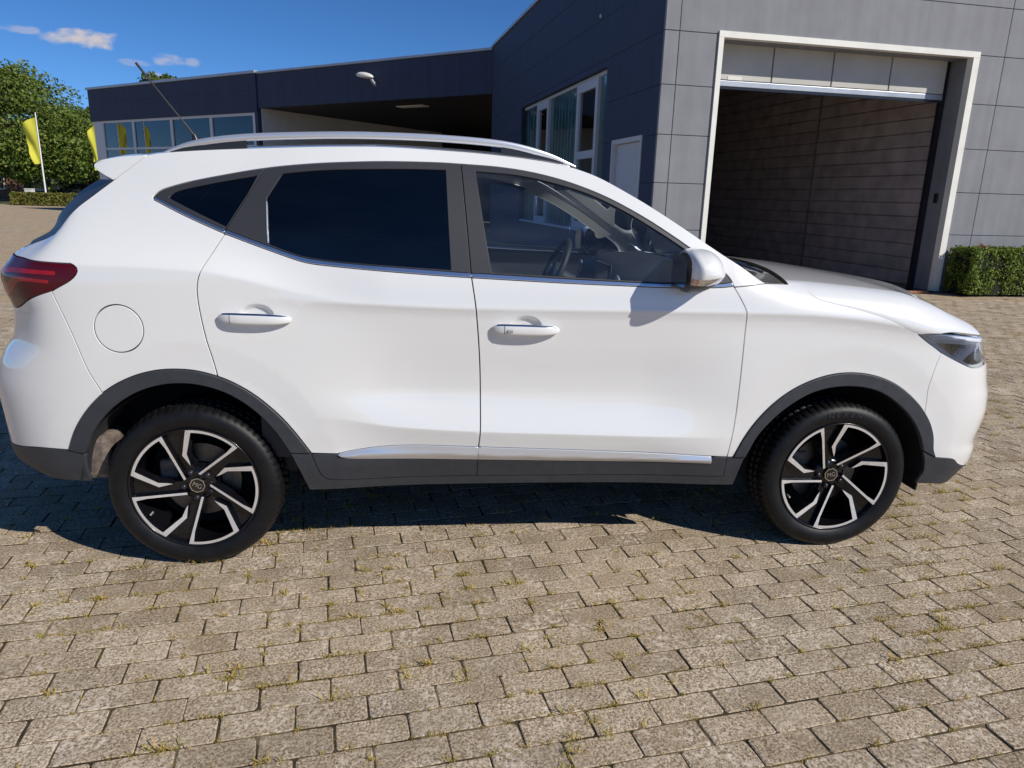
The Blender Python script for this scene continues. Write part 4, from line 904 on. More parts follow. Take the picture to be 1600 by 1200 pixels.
L_.new(r1.outputs[0], b_.inputs['Base Color']); b_.inputs['Roughness'].default_value = 1; b_.inputs['Specular IOR Level'].default_value = .05; M['joint'] = m
M['lawn'] = pbr('lawn', (.085, .115, .03), .95, noise=.4, nscale=1.5)
g = MB(); g.add([(-900, -900, -.030), (900, -900, -.030), (900, 900, -.030), (-900, 900, -.030)], [(0, 1, 2, 3)]); tag(g.build('ground', M['paver_far']), kind='structure')
CA, SA = math.cos(R(8.4)), math.sin(R(8.4))
def tn(t, n): return (t*CA-n*SA, t*SA+n*CA)
T0, T1, N0, N1 = -6.6, 11.4, -2.3, 6.6
bed = MB(); bed.add([(*tn(T0, N0), -.0030), (*tn(T1, N0), -.0030), (*tn(T1, N1), -.0030), (*tn(T0, N1), -.0030)], [(0, 1, 2, 3)])
paving = tag(bed.build('paving', M['joint']), kind='structure')
def paver_shape(rg):
    hx, hy = .0985, .0497; base = []
    for sx, sy in ((-1, -1), (1, -1), (1, 1), (-1, 1)):
        a, b = rg.uniform(.003, .011, 2); p1, p2 = (sx*hx, sy*(hy-a)), (sx*(hx-b), sy*hy)
        base += [p1, p2] if sx*sy > 0 else [p2, p1]
    pts = []
    for k in range(8):
        p_, q_ = np.array(base[k]), np.array(base[(k+1) % 8]); n = 1 if k % 2 == 0 else (4 if abs(q_[0]-p_[0]) > .1 else 2)
        for j in range(n): pts.append(p_+(q_-p_)*j/n)
    o = np.array(pts); o = o*(1-np.abs(rg.normal(0, .0011, (len(o), 1)))/np.array([hx, hy])); i = o*(1-rg.uniform(.0012, .0042, (len(o), 1))/np.array([hx, hy])); n = len(o)
    v = [(q[0], q[1], rg.normal(0, .0003)) for q in i]+[(q[0], q[1], -.0022) for q in o]+[(q[0], q[1], -.02) for q in o]
    f = [tuple(range(n))]+[(n+k, n+(k+1) % n, (k+1) % n, k) for k in range(n)]+[(2*n+k, 2*n+(k+1) % n, n+(k+1) % n, n+k) for k in range(n)]
    return np.array(v), f, n
SHAPES = [paver_shape(RNG) for _ in range(16)]
SHM = []
for v, f, n in SHAPES:
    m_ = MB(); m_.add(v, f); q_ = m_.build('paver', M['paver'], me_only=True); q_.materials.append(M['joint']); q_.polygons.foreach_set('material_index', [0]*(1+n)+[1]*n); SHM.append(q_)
spots = []
k0 = int((N0+.81)/.1025); k1 = int((N1+.81)/.1025)
for k in range(k0, k1):
    n = -.81+.1025*(k+.5); off = .5776+(.1 if k % 2 else 0); wob = RNG.normal(0, .0035)
    for q in range(int((T0-off)/.2)+1, int((T1-off)/.2)):
        spots.append((off+.2*q+.1+wob+RNG.normal(0, .0012), n+RNG.normal(0, .0010), float(np.clip(RNG.normal(.0006, .0012), -.0009, .004)), RNG.normal(0, .006), RNG.normal(0, .010), RNG.normal(0, .008), RNG.integers(0, 16)))
def project(P):
    d = np.asarray(P)-CAM; z = d@_f; return 800+1120.74*(d@_i)/z, 600+1120.74*(d@_j)/z, z
cen = np.array([(*tn(s[0], s[1]), 0) for s in spots]); pu, pv, pz = project(cen)
hidden = (cen[:, 0] > .3) & (cen[:, 0] < 2.3) & (cen[:, 1] > .25) & (cen[:, 1] < 1.5)
vis = (pz > .3) & (pu > -5) & (pu < 1605) & (pv < 1203) & ~hidden
order = np.argsort(np.where(vis, pz, 1e6)); single = set(order[:300].tolist())
V, F, MI = [], [], []; nb = 0
for idx, (t, n, dz, rz, tx, ty, sh) in enumerate(spots):
    x, y = tn(t, n)
    if idx in single:
        o = inst('paver', SHM[sh], paving, (x, y, dz), (tx*.6, ty*.4, R(8.4)+rz))
    else:
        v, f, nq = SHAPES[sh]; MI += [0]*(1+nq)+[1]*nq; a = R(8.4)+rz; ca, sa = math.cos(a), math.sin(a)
        w = np.stack([x+v[:, 0]*ca-v[:, 1]*sa, y+v[:, 0]*sa+v[:, 1]*ca, v[:, 2]+dz+v[:, 1]*tx*.6-v[:, 0]*ty*.4], 1)
        V.append(w); F += [tuple(i+nb for i in q) for q in f]; nb += len(v)
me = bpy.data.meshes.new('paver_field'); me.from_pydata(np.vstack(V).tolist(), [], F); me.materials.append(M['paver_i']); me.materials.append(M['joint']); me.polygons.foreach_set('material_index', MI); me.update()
tag(link(bpy.data.objects.new('paver_field', me), paving), kind='stuff')
# weeds and moss in the joints
M['weed'] = leaf_mat('joint_weed', (.28, .27, .04), (.52, .41, .08), (.62, .37, .13))
V, F = [], []; rg = np.random.default_rng(3)
def tuft(x, y, s, nbl):
    for _ in range(nbl):
        a = rg.uniform(0, 6.283); l = s*rg.uniform(.4, 1.0); h = s*rg.uniform(.12, .55); w = s*rg.uniform(.05, .11); bx, by = x+rg.normal(0, s*.35)*CA, y+rg.normal(0, s*.35)*SA+rg.normal(0, .003)
        dx, dy = math.cos(a), math.sin(a); b = len(V)
        V.extend([(bx-dy*w*.5, by+dx*w*.5, -.006), (bx+dy*w*.5, by-dx*w*.5, -.006), (bx+dx*l*.5+dy*w*.4, by+dy*l*.5-dx*w*.4, h), (bx+dx*l*.5-dy*w*.4, by+dy*l*.5+dx*w*.4, h), (bx+dx*l, by+dy*l, h*.75)]); F.extend([(b, b+1, b+2, b+3), (b+3, b+2, b+4)])
for _ in range(52000):
    k = rg.integers(k0, k1-22); rowy = -.81+.1025*k; off = .5776+(.1 if k % 2 else 0)
    t = rg.uniform(T0+1, T1-1)
    dens = .5+.5*math.sin(t*1.9+k*.23)*math.cos(t*.7-k*.17)+.3*math.sin(t*5.3-k*.6)
    if rg.random() > max(.12, dens)**1.5+.10: continue
    if rg.random() < .45: t = off+.2*round((t-off)/.2)+rg.normal(0, .012); nn = rowy+rg.choice([0, .05, .1025])*1.0+rg.normal(0, .004)
    else: nn = rowy+rg.normal(0, .003)
    x, y = tn(t, nn); tuft(x, y, rg.choice([.010, .016, .024, .034, .046], p=[.46, .29, .15, .07, .03]), rg.integers(7, 17))
me = bpy.data.meshes.new('joint_weeds'); me.from_pydata(V, [], F); me.materials.append(M['weed']); me.update()
o = link(bpy.data.objects.new('joint_weeds', me)); tag(o, 'yellow green weeds and moss growing in the paver joints', 'weeds', kind='stuff')
lw = MB(); lw.add([(-120, 49.3, -.012), (-20.5, 49.3, -.012), (-20.5, 140, -.012), (-120, 140, -.012)], [(0, 1, 2, 3)]); tag(lw.build('lawn', M['lawn']), kind='structure')

# ------------------------------------------------------------------ workshop (grey front, navy side)
M['grey_wall'] = pbr('grey_panel', (.215, .217, .235), .75, noise=.10, nscale=2.2, bump=.55, bscale=170)
M['navy_wall'] = pbr('navy_panel', (.030, .042, .084), .7, noise=.14, nscale=1.6, bump=.4, bscale=170)
def streak(mat, amt):
    N, L = mat.node_tree.nodes, mat.node_tree.links; b = N['Principled BSDF']; src = b.inputs['Base Color'].links[0].from_socket
    g = N.new('ShaderNodeNewGeometry'); mp = N.new('ShaderNodeMapping'); mp.inputs['Scale'].default_value = (5, 5, .22); n = N.new('ShaderNodeTexNoise'); n.inputs['Scale'].default_value = 1.4; n.inputs['Detail'].default_value = 6
    L.new(g.outputs['Position'], mp.inputs[0]); L.new(mp.outputs[0], n.inputs[0]); r = N.new('ShaderNodeMapRange'); r.inputs[1].default_value = .35; r.inputs[2].default_value = .7; r.inputs[3].default_value = 1+amt*.5; r.inputs[4].default_value = 1-amt; L.new(n.outputs[0], r.inputs[0])
    x = N.new('ShaderNodeMix'); x.data_type = 'RGBA'; x.blend_type = 'MULTIPLY'; x.inputs[0].default_value = 1; L.new(src, x.inputs[6]); L.new(r.outputs[0], x.inputs[7]); L.new(x.outputs[2], b.inputs['Base Color'])
streak(M['grey_wall'], .10); streak(M['navy_wall'], .14)
M['joint_grey'] = pbr('panel_joint_grey', (.15, .15, .163), .9)
M['joint_navy'] = pbr('panel_joint_navy', (.014, .018, .035), .9)
M['joint_dark'] = pbr('panel_joint', (.035, .036, .04), .9)
M['white_metal'] = pbr('cream_white_metal', (.78, .76, .69), .45, noise=.05, nscale=4)
M['door_leaf'] = pbr('beige_door_leaf', (.50, .485, .44), .5, noise=.08, nscale=2)
M['coping'] = pbr('zinc_coping', (.42, .45, .50), .4, metal=.4, noise=.08, nscale=3)
M['block'] = pbr('sand_lime_block', (.42, .36, .345), .9, noise=.22, nscale=3, bump=.5, bscale=90)
M['concrete'] = pbr('floor_screed', (.25, .235, .22), .8, noise=.25, nscale=1.2)
M['win_frame'] = pbr('light_grey_frame', (.55, .57, .60), .45)
M['door_blue'] = pbr('pale_door', (.50, .53, .58), .45, noise=.04, nscale=6)
M['green_glass'] = pbr('profile_glass', (.035, .105, .105), .16, coat=.6, noise=.35, nscale=3)
M['pane'] = glass('building_pane', (.50, .56, .56), 1.45)
M['white_render'] = pbr('white_render', (.62, .60, .56), .9, noise=.06, nscale=3, bump=.3, bscale=120)
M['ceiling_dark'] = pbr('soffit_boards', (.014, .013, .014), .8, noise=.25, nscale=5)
M['lamp_shell'] = pbr('lamp_shell', (.72, .70, .64), .5)
C0 = Vector((4.326, 8.546, 0)); ws = empty('workshop_building', C0); ws.rotation_euler = (0, 0, R(6))
tag(ws, 'grey panelled workshop with navy side wall and an open roller door', 'building')
def bx(name, mat, parent, *a, bev=0, **k):
    m = MB(); m.box(*a, bev=bev); return m.build(name, mat, parent)
Z = [-.02, .25, .97, 1.68, 2.39, 3.10, 3.845, 4.57, 5.29, 5.97]; J = .005
for r in range(len(Z)-1):
    cols = [(0, .23), (.23, .90), (5.44, 6.0), (6.0, 12.0), (12.0, 18.0)] if Z[r+1] < 3.9 else [(0, .23), (.23, 6.0), (6.0, 12.0), (12.0, 18.0)]
    for a, b in cols: bx('wall_panel', M['grey_wall'], ws, a+J*(a > 0), b-J, 0+RNG.normal(0, .0008), .06, Z[r]+J, Z[r+1]-J, bev=.005)
m = MB(); m.box(.02, .86, .014, .061, -.02, 5.9); m.box(5.50, 18, .014, .061, -.02, 5.9); m.box(.86, 5.50, .014, .061, 3.86, 5.9); m.build('panel_seam', M['joint_grey'], ws)
m = MB(); m.box(.05, .93, .062, .30, -.02, 5.9); m.box(5.40, 18, .062, .30, -.02, 5.9); m.box(.93, 5.40, .062, .30, 3.82, 5.9); m.build('front_core', M['joint_dark'], ws)
# navy side wall in long panels; window band and door cut out
YE = 13.68; WA, WB, WT, WBt = 2.49, 9.34, 3.72, .75; DA, DB, DT = .60, 2.0, 2.42
for r in range(len(Z)-1):
    a, b = Z[r], Z[r+1]; segs = []
    def add(y0, y1, z0, z1):
        if y1-y0 > .02 and z1-z0 > .02: bx('wall_panel', M['navy_wall'], ws, 0+RNG.normal(0, .0008), .06, y0, y1, z0, z1, bev=.004)
    y00 = .064
    cut = []
    for (p0, p1, zb, zt) in ((DA, DB, -.02, DT), (WA, WB, WBt, WT)):
        if a < zt-.001 and b > zb+.001: cut.append((p0, p1, zb, zt))
    cur = y00
    for (p0, p1, zb, zt) in cut:
        add(cur, p0, a+J*.4, b-J*.4)
        if b > zt: add(p0, p1, zt, b-J*.4)
        if a < zb: add(p0, p1, a+J*.4, zb)
        cur = p1
    add(cur, YE, a+J*.4, b-J*.4)
m = MB(); m.box(.062, .30, .31, DA, -.02, 5.9); m.box(.062, .30, DB, WA, -.02, 5.9); m.box(.062, .30, WB, YE, -.02, 5.9); m.box(.062, .30, DA, DB, DT, 5.9); m.box(.062, .30, WA, WB, WT, 5.9); m.box(.062, .30, WA, WB, -.02, WBt); m.build('side_core', M['joint_dark'], ws)
bx('coping', M['coping'], ws, -.06, .34, .36, YE, 5.972, 6.05, bev=.01); bx('coping', M['coping'], ws, -.06, 18, -.06, .34, 5.972, 6.05, bev=.01)
bx('flat_roof', M['joint_dark'], ws, .3, 18, .3, YE, 5.70, 5.85)
bx('wall_sensor', M['lamp_shell'], ws, -.03, -.002, 2.95, 3.0, 4.62, 4.67, bev=.005)
# window band: green profile glass planks and two framed windows, set back in the wall
def plank(y0, y1):
    n = max(1, round((y1-y0)/.26)); w = (y1-y0)/n
    for k in range(n): bx('glass_plank', M['green_glass'], ws, .13, .16, y0+k*w+.008, y0+(k+1)*w-.008, WBt+.05, WT-.07, bev=.008)
for a, b in ((WA+.03, 3.16), (4.51, 6.77), (7.89, WB-.03)): plank(a, b)
bx('window_head', M['win_frame'], ws, .10, .20, WA, WB, WT-.07, WT-.002); bx('window_sill', M['win_frame'], ws, .02, .20, WA, WB, WBt+.002, WBt+.05)
for a, b in ((3.16, 4.51), (6.77, 7.89)):
    f = MB(); t = .14; z0, z1 = WBt+.052, WT-.072
    f.box(.07, .17, a, a+t, z0, z1); f.box(.07, .17, b-t, b, z0, z1); f.box(.07, .17, a+t+.001, b-t-.001, z1-.16, z1); f.box(.07, .17, a+t+.001, b-t-.001, z0, z0+.14); f.box(.07, .17, a+t+.001, b-t-.001, 2.19, 2.34)
    w = f.build('window', M['win_frame'], ws)
    bx('pane', M['pane'], w, .115, .125, a+t, b-t, z0+.14, 2.19); bx('pane', M['pane'], w, .115, .125, a+t, b-t, 2.34, z1-.16)
# side door
d = bx('side_door', M['door_blue'], ws, .075, .12, DA+.07, DB-.07, .01, DT-.08, bev=.004)
m = MB(); m.box(-.012, .12, DA, DA+.065, .0, DT); m.box(-.012, .12, DB-.065, DB, .0, DT); m.box(-.012, .12, DA+.066, DB-.066, DT-.075, DT); m.build('frame', M['win_frame'], d)
m = MB(); m.tube([(.07, 1.83, 1.05), (.02, 1.83, 1.05), (.02, 1.70, 1.05)], .011, 8); m.box(.06, .076, 1.80, 1.86, .98, 1.12, bev=.004); m.build('handle', M['satin_silver'], d)
# vehicle door opening
m = MB(); m.box(.86, .94, -.03, .10, 0, 3.80); m.box(5.38, 5.50, -.03, .10, 0, 3.80); m.box(.86, 5.50, -.03, .10, 3.802, 3.89); m.build('opening_frame', M['white_metal'], ws)
m = MB(); m.box(5.385, 5.46, .102, .52, 0, 3.80); m.box(.86, .935, .102, .52, 0, 3.80); m.box(.936, 5.384, .102, .52, 3.803, 3.87); m.build('opening_reveal', M['grey_wall'], ws)
bx('guide_rail', M['lamp_black'], ws, 5.30, 5.383, .44, .52, 0, 4.0); bx('guide_rail', M['lamp_black'], ws, .94, 1.02, .44, .52, 0, 4.0)
sd_ = bx('sectional_door', M['coping'], ws, .96, 5.29, .40, .45, 3.19, 3.275, bev=.008)
for k in range(4):
    a = .96+(5.29-.96)*k/4; bx('door_section', M['door_leaf'], sd_, a+.012, a+(5.29-.96)/4-.012, .395, .44, 3.285, 3.86, bev=.006)
bx('rubber_seal', M['lamp_black'], sd_, .97, 5.28, .41, .44, 3.15, 3.188); bx('rating_plate', M['lamp_shell'], sd_, 1.28, 1.52, .389, .3935, 3.285, 3.34)
bx('switch_box', M['lamp_black'], ws, 5.36, 5.384, .22, .30, 1.5, 1.66, bev=.005)
# interior of the bay
m = MB(); m.box(.30, 5.85, .52, 12, -.025, -.004); m.build('bay_floor', M['concrete'], ws)
m = MB(); m.box(.30, .40, .31, 12, 0, 4.5); m.box(.30, 5.9, 12, 12.2, 0, 4.5); m.box(.30, 5.9, .31, 12, 4.5, 4.6); m.box(5.70, 5.9, .31, 12, 0, 4.5); m.build('bay_wall', M['block'], ws)
for k in range(17):
    for y0, y1 in ((.54, 4.28), (4.31, 11.95)): bx('block_course', M['block'], ws, 5.655+RNG.normal(0, .002), 5.699, y0, y1, .006+k*.25, .240+k*.25, bev=.006)
MB().tube([(5.64, 4.295, 0), (5.64, 4.295, 4.4)], .012, 8).build('conduit', M['joint_grey'], ws)
bx('threshold', M['lamp_black'], ws, .90, 5.44, -.02, .52, -.028, .006)
M['brick_edge'] = pbr('red_edging', (.36, .15, .08), .9, noise=.25, nscale=6)
ed = MB(); ed.box(.0, .75, -.16, -.062, -.02, .008, bev=.004); 
for q in range(4): bx('edging_brick', M['brick_edge'], ws, 4.4+q*.205, 4.595+q*.205, -.125, -.03, -.02, .012, bev=.005)

# ------------------------------------------------------------------ showroom with car port
E0 = Vector((2.895, 22.156, 0)); sh = empty('showroom_building', E0); sh.rotation_euler = (0, 0, R(140.5))
tag(sh, 'low navy showroom with window band and an open car port', 'building')
for k in range(9):
    w = 11.66/9; bx('fascia_panel', M['navy_wall'], sh, k*w+.002, (k+1)*w-.002, -.15, 0+RNG.normal(0, .001), 4.60, 5.90, bev=.004)
for k in range(10):
    w = (24.55-11.67)/10
    for z0, z1 in ((4.44, 5.29), (5.294, 5.92)): bx('fascia_panel', M['navy_wall'], sh, 11.67+k*w+.0015, 11.67+(k+1)*w-.0015, -.15, .06+RNG.normal(0, .001), z0, z1, bev=.004)
bx('coping', M['coping'], sh, .0, 11.62, -.25, .06, 5.902, 5.985, bev=.01); bx('coping', M['coping'], sh, 11.63, 24.63, -.25, .13, 5.922, 6.03, bev=.01)
bx('end_fascia', M['navy_wall'], sh, 24.40, 24.552, -9, -.152, 4.44, 5.92); bx('coping', M['coping'], sh, 24.36, 24.63, -9, -.252, 5.922, 6.03, bev=.01)
bx('roof_slab', M['joint_dark'], sh, -3, 24.39, -12, -.16, 5.6, 5.8)
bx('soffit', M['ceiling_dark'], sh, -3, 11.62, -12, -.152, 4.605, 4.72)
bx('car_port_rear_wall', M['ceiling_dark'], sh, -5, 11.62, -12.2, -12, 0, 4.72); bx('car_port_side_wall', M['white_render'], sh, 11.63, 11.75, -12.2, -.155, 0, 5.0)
bx('soffit_light', M['lamp_shell'], sh, 4.2, 5.5, -1.9, -1.5, 4.56, 4.604, bev=.01)
bx('corner_column', M['win_frame'], sh, 23.55, 24.40, -.40, .0, 0, 4.438, bev=.01); bx('corner_column', M['navy_wall'], sh, 11.67, 11.86, -.152, .03, 0, 4.438)
MU = [11.88, 14.79, 17.72, 20.83, 23.54]
for k, x in enumerate(MU[:-1]): bx('mullion', M['win_frame'], sh, x, x+.17, -.12, -.005, .30, 4.33)
bx('window_head', M['win_frame'], sh, 11.88, 23.548, -.12, -.003, 4.332, 4.437); bx('window_sill', M['win_frame'], sh, 11.88, 23.548, -.14, .03, .18, .298)
for k in range(4):
    a, b = MU[k]+.171, MU[k+1]-.001
    bx('transom', M['win_frame'], sh, a, b, -.11, -.012, 3.08, 3.17)
    bx('pane', M['pane'], sh, a, b, -.065, -.055, 3.171, 4.331); bx('pane', M['pane'], sh, a, b, -.065, -.055, .299, 3.079)
bx('plinth', M['joint_dark'], sh, 11.87, 24.4, -.2, 0, 0, .178)
bx('hall_floor', M['concrete'], sh, 11.76, 24.3, -9, -.2, 0, .02); bx('hall_rear_wall', M['white_render'], sh, 11.76, 24.3, -9.2, -9, 0, 4.6); bx('hall_ceiling', M['white_render'], sh, 11.76, 24.3, -9, -.16, 4.5, 4.6); bx('hall_side_wall', M['white_render'], sh, 24.2, 24.4, -9, -.42, 0, 4.437)
bx('hall_beam', M['joint_dark'], sh, 11.8, 24.1, -3.2, -3.0, 3.3, 3.55)
# flood lamp on the car port fascia
wl_ = empty('wall_lamp', E0+Vector((math.cos(R(140.5))*5.15+math.cos(R(230.5))*.0, math.sin(R(140.5))*5.15, 5.2))); wl_.rotation_euler = (0, 0, R(140.5)); tag(wl_, 'white floodlight on a bracket on the navy car port fascia', 'lamp')
MB().tube([(-.04, .0, -.06), (-.04, .12, .0), (.0, .20, .12)], [.07, .055, .05], 12).build('bracket', M['coping'], wl_)
lh = MB(); bm = bmesh.new(); bmesh.ops.create_uvsphere(bm, u_segments=20, v_segments=12, radius=1)
for v in bm.verts:
    x, y, z = v.co; v.co = Vector((.24+x*.40, .26+y*.17, .21+z*.13*(1 if z > 0 else .6)-x*(-.06)))
lh.bm(bm, True); lh.build('lamp_head', M['lamp_shell'], wl_); 
gl = MB(); gl.add([(.24+.33*math.cos(a), .26+.135*math.sin(a), .135+.33*math.cos(a)*.06) for a in np.linspace(0, 2*math.pi, 20, endpoint=False)], [tuple(range(20))[::-1]]); gl.build('lamp_glass', M['pane'], wl_)

# ------------------------------------------------------------------ plants
M['bark'] = pbr('bark', (.055, .045, .035), .9, noise=.3, nscale=6)
M['leaf_tree'] = leaf_mat('maple_leaf', (.065, .115, .018), (.125, .185, .028), (.24, .26, .05))
M['leaf_far'] = leaf_mat('dark_leaf', (.06, .095, .018), (.11, .145, .028), (.17, .19, .045))
M['leaf_hedge'] = leaf_mat('hedge_leaf', (.07, .12, .012), (.14, .21, .022), (.26, .30, .04))
M['leaf_low'] = leaf_mat('low_hedge_leaf', (.08, .11, .015), (.18, .18, .03), (.27, .20, .05))
M['hedge_core'] = pbr('hedge_core', (.012, .016, .005), 1)
def leaf_cloud(pts, nrm, size, rg, jitter=.9):
    """one small folded leaf per point, loosely facing nrm"""
    n = len(pts); a = nrm+rg.normal(0, jitter, (n, 3)); a /= np.linalg.norm(a, axis=1)[:, None]+1e-9
    t = np.cross(a, rg.normal(0, 1, (n, 3))); t /= np.linalg.norm(t, axis=1)[:, None]+1e-9; b = np.cross(a, t)
    s = size*rg.uniform(.6, 1.35, (n, 1)); l, w = s, s*.62
    V = np.stack([pts-t*l, pts+b*w+a*s*.18, pts+t*l, pts-b*w+a*s*.18], 1).reshape(-1, 3)
    k = np.arange(n)*4; F = np.concatenate([np.stack([k, k+1, k+2], 1), np.stack([k, k+2, k+3], 1)])
    return V, F
def fast_mesh(name, V, F, mat, parent):
    me = bpy.data.meshes.new(name); V = np.asarray(V, np.float32); F = np.asarray(F, np.int32)
    me.vertices.add(len(V)); me.vertices.foreach_set('co', V.ravel()); me.loops.add(F.size); me.loops.foreach_set('vertex_index', F.ravel())
    me.polygons.add(len(F)); me.polygons.foreach_set('loop_start', np.arange(0, F.size, 3, dtype=np.int32)); me.materials.append(mat); me.update(calc_edges=True); me.validate()
    o = bpy.data.objects.new(name, me); return link(o, parent)
def tree(name, x, y, h, rx, zb, label, seed, mat, nl=9000, size=.17, group=None, nc=70, trunk_r=.22, egg=.45):
    rg = np.random.default_rng(seed); t = empty(name, (x, y, 0)); tag(t, label, 'tree', group)
    m = MB(); zc = zb+(h-zb)*egg
    m.tube([(0, 0, -.1), (.05, .02, zb*.6), (.02, -.04, zb+.6), (.1, .05, zc), (0, 0, h*.86)], [trunk_r*1.3, trunk_r, trunk_r*.85, trunk_r*.55, .03], 10)
    for k in range(11):
        a = rg.uniform(0, 6.28); z0 = rg.uniform(zb*.8, zc+.15*(h-zb)); r = rx*rg.uniform(.55, .85); e = z0+rg.uniform(.5, 2.0)
        m.tube([(0, 0, z0), (r*.45*math.cos(a), r*.45*math.sin(a), z0+(e-z0)*.6), (r*math.cos(a), r*math.sin(a), e)], [trunk_r*.45, trunk_r*.25, .02], 7)
    m.build('trunk', M['bark'], t)
    P, N_ = [], []
    for k in range(nc):
        d = rg.normal(0, 1, 3); d /= np.linalg.norm(d); q = rg.uniform(.35, 1.0)**.6
        zz = d[2]*q; hw = (zc-zb) if zz < 0 else (h-zc); prof = 1 if zz < 0 else (1-.35*zz)
        c = np.array([d[0]*q*rx*prof, d[1]*q*rx*prof, zc+zz*hw]); s = rx*rg.uniform(.16, .30)
        n = int(nl/nc*rg.uniform(.6, 1.4)); v = rg.normal(0, 1, (n, 3)); v /= np.linalg.norm(v, axis=1)[:, None]; v[:, 2] = np.abs(v[:, 2])*rg.choice([1, 1, 1, -1], n)
        P.append(c+v*s*rg.uniform(.6, 1.08, (n, 1))*np.array([1, 1, .62])); N_.append(v+np.array([0, 0, .5]))
    V, F = leaf_cloud(np.vstack(P), np.vstack(N_), size, rg); fast_mesh('crown', V, F, mat, t); return t
tree('broadleaf_tree', -29.2, 57.0, 9.3, 6.2, 1.3, 'tall round maple behind the flagpole at the left edge', 5, M['leaf_tree'], nl=56000, size=.115, nc=250, trunk_r=.25, egg=.36)
tree('broadleaf_tree', -26.9, 62.0, 7.6, 3.4, .9, 'smaller dark tree filling in right of the tall maple', 8, M['leaf_far'], nl=14000, size=.12, nc=70, trunk_r=.16)
tree('broadleaf_tree', -22.6, 66.0, 11.3, 3.6, 2.5, 'treetop just showing above the showroom roof', 11, M['leaf_far'], nl=7000, size=.2, nc=50)
def hedge(name, x0, x1, y0, y1, h, loc, rot, label, n, size, mat, seed):
    rg = np.random.default_rng(seed); t = empty(name, loc); t.rotation_euler = (0, 0, rot); tag(t, label, 'hedge')
    bx('core', M['hedge_core'], t, x0+.06, x1-.06, y0+.06, y1-.06, 0, h-.07)
    A = np.array([(x1-x0)*h, (x1-x0)*h, (y1-y0)*h, (y1-y0)*h, (x1-x0)*(y1-y0)]); A = A/A.sum(); P, N_ = [], []
    for k, q in enumerate(A):
        c = int(n*q); a, b = rg.random(c), rg.random(c); dep = rg.uniform(-.075, .0, c)
        lump = lambda u, v: .028*np.sin(u*7+v*3)+.024*np.sin(v*9-u*4)+.02*np.sin(u*17+1)
        if k < 2: P.append(np.stack([x0+a*(x1-x0), (y0 if k == 0 else y1)-(1 if k == 0 else -1)*(dep+lump(a*(x1-x0), b)), .02+b*(h-.02)], 1)); N_.append(np.tile([0, -1 if k == 0 else 1, .25], (c, 1)))
        elif k < 4: P.append(np.stack([(x0 if k == 2 else x1)-(1 if k == 2 else -1)*(dep+lump(a, b)), y0+a*(y1-y0), .02+b*(h-.02)], 1)); N_.append(np.tile([-1 if k == 2 else 1, 0, .25], (c, 1)))
        else: P.append(np.stack([x0+a*(x1-x0), y0+b*(y1-y0), h+dep+lump(a*(x1-x0), b)*.6+np.abs(rg.normal(0, .012, c))], 1)); N_.append(np.tile([0, 0, 1.], (c, 1)))
    P, N_ = np.vstack(P), np.vstack(N_); cx, cy = (x0+x1)/2, (y0+y1)/2
    e = np.clip((P[:, 2]-(h-.12))/.12, 0, 1); P[:, 1] += np.where(np.abs(P[:, 1]-y0) < .1, 1, 0)*e**2*.06; P[:, 0] += np.where(np.abs(P[:, 0]-x0) < .1, 1, 0)*e**2*.06
    V, F = leaf_cloud(P, N_, size, rg, .75); fast_mesh('foliage', V, F, mat, t); return t
hedge('clipped_hedge', 5.53, 12.5, -.62, -.08, .77, C0, R(6), 'clipped green hedge against the grey wall right of the opening', 46000, .021, M['leaf_hedge'], 21)
hedge('clipped_hedge', -25.4, -19.0, 47.2, 48.1, .74, (0, 0, 0), 0, 'low reddish green hedge at the foot of the flagpoles', 9000, .07, M['leaf_low'], 22)
rb_ = leaf_cloud(np.array([5.95, -.30, .80])+np.random.default_rng(4).normal(0, .035, (60, 3))*[1, 1, .6], np.tile([0, 0, 1.], (60, 1)), .02, np.random.default_rng(5))
M['red_leaf'] = leaf_mat('red_shoot', (.35, .06, .03), (.30, .10, .04), (.25, .15, .05))
rs_ = empty('red_shoot', C0); rs_.rotation_euler = (0, 0, R(6)); tag(rs_, 'small red shoot sticking out of the clipped hedge top', 'plant'); fast_mesh('leaves', rb_[0], rb_[1], M['red_leaf'], rs_)
MB().tube([(5.98, -.3, .70), (5.98, -.30, .83)], .004, 6).build('stem', M['bark'], rs_)

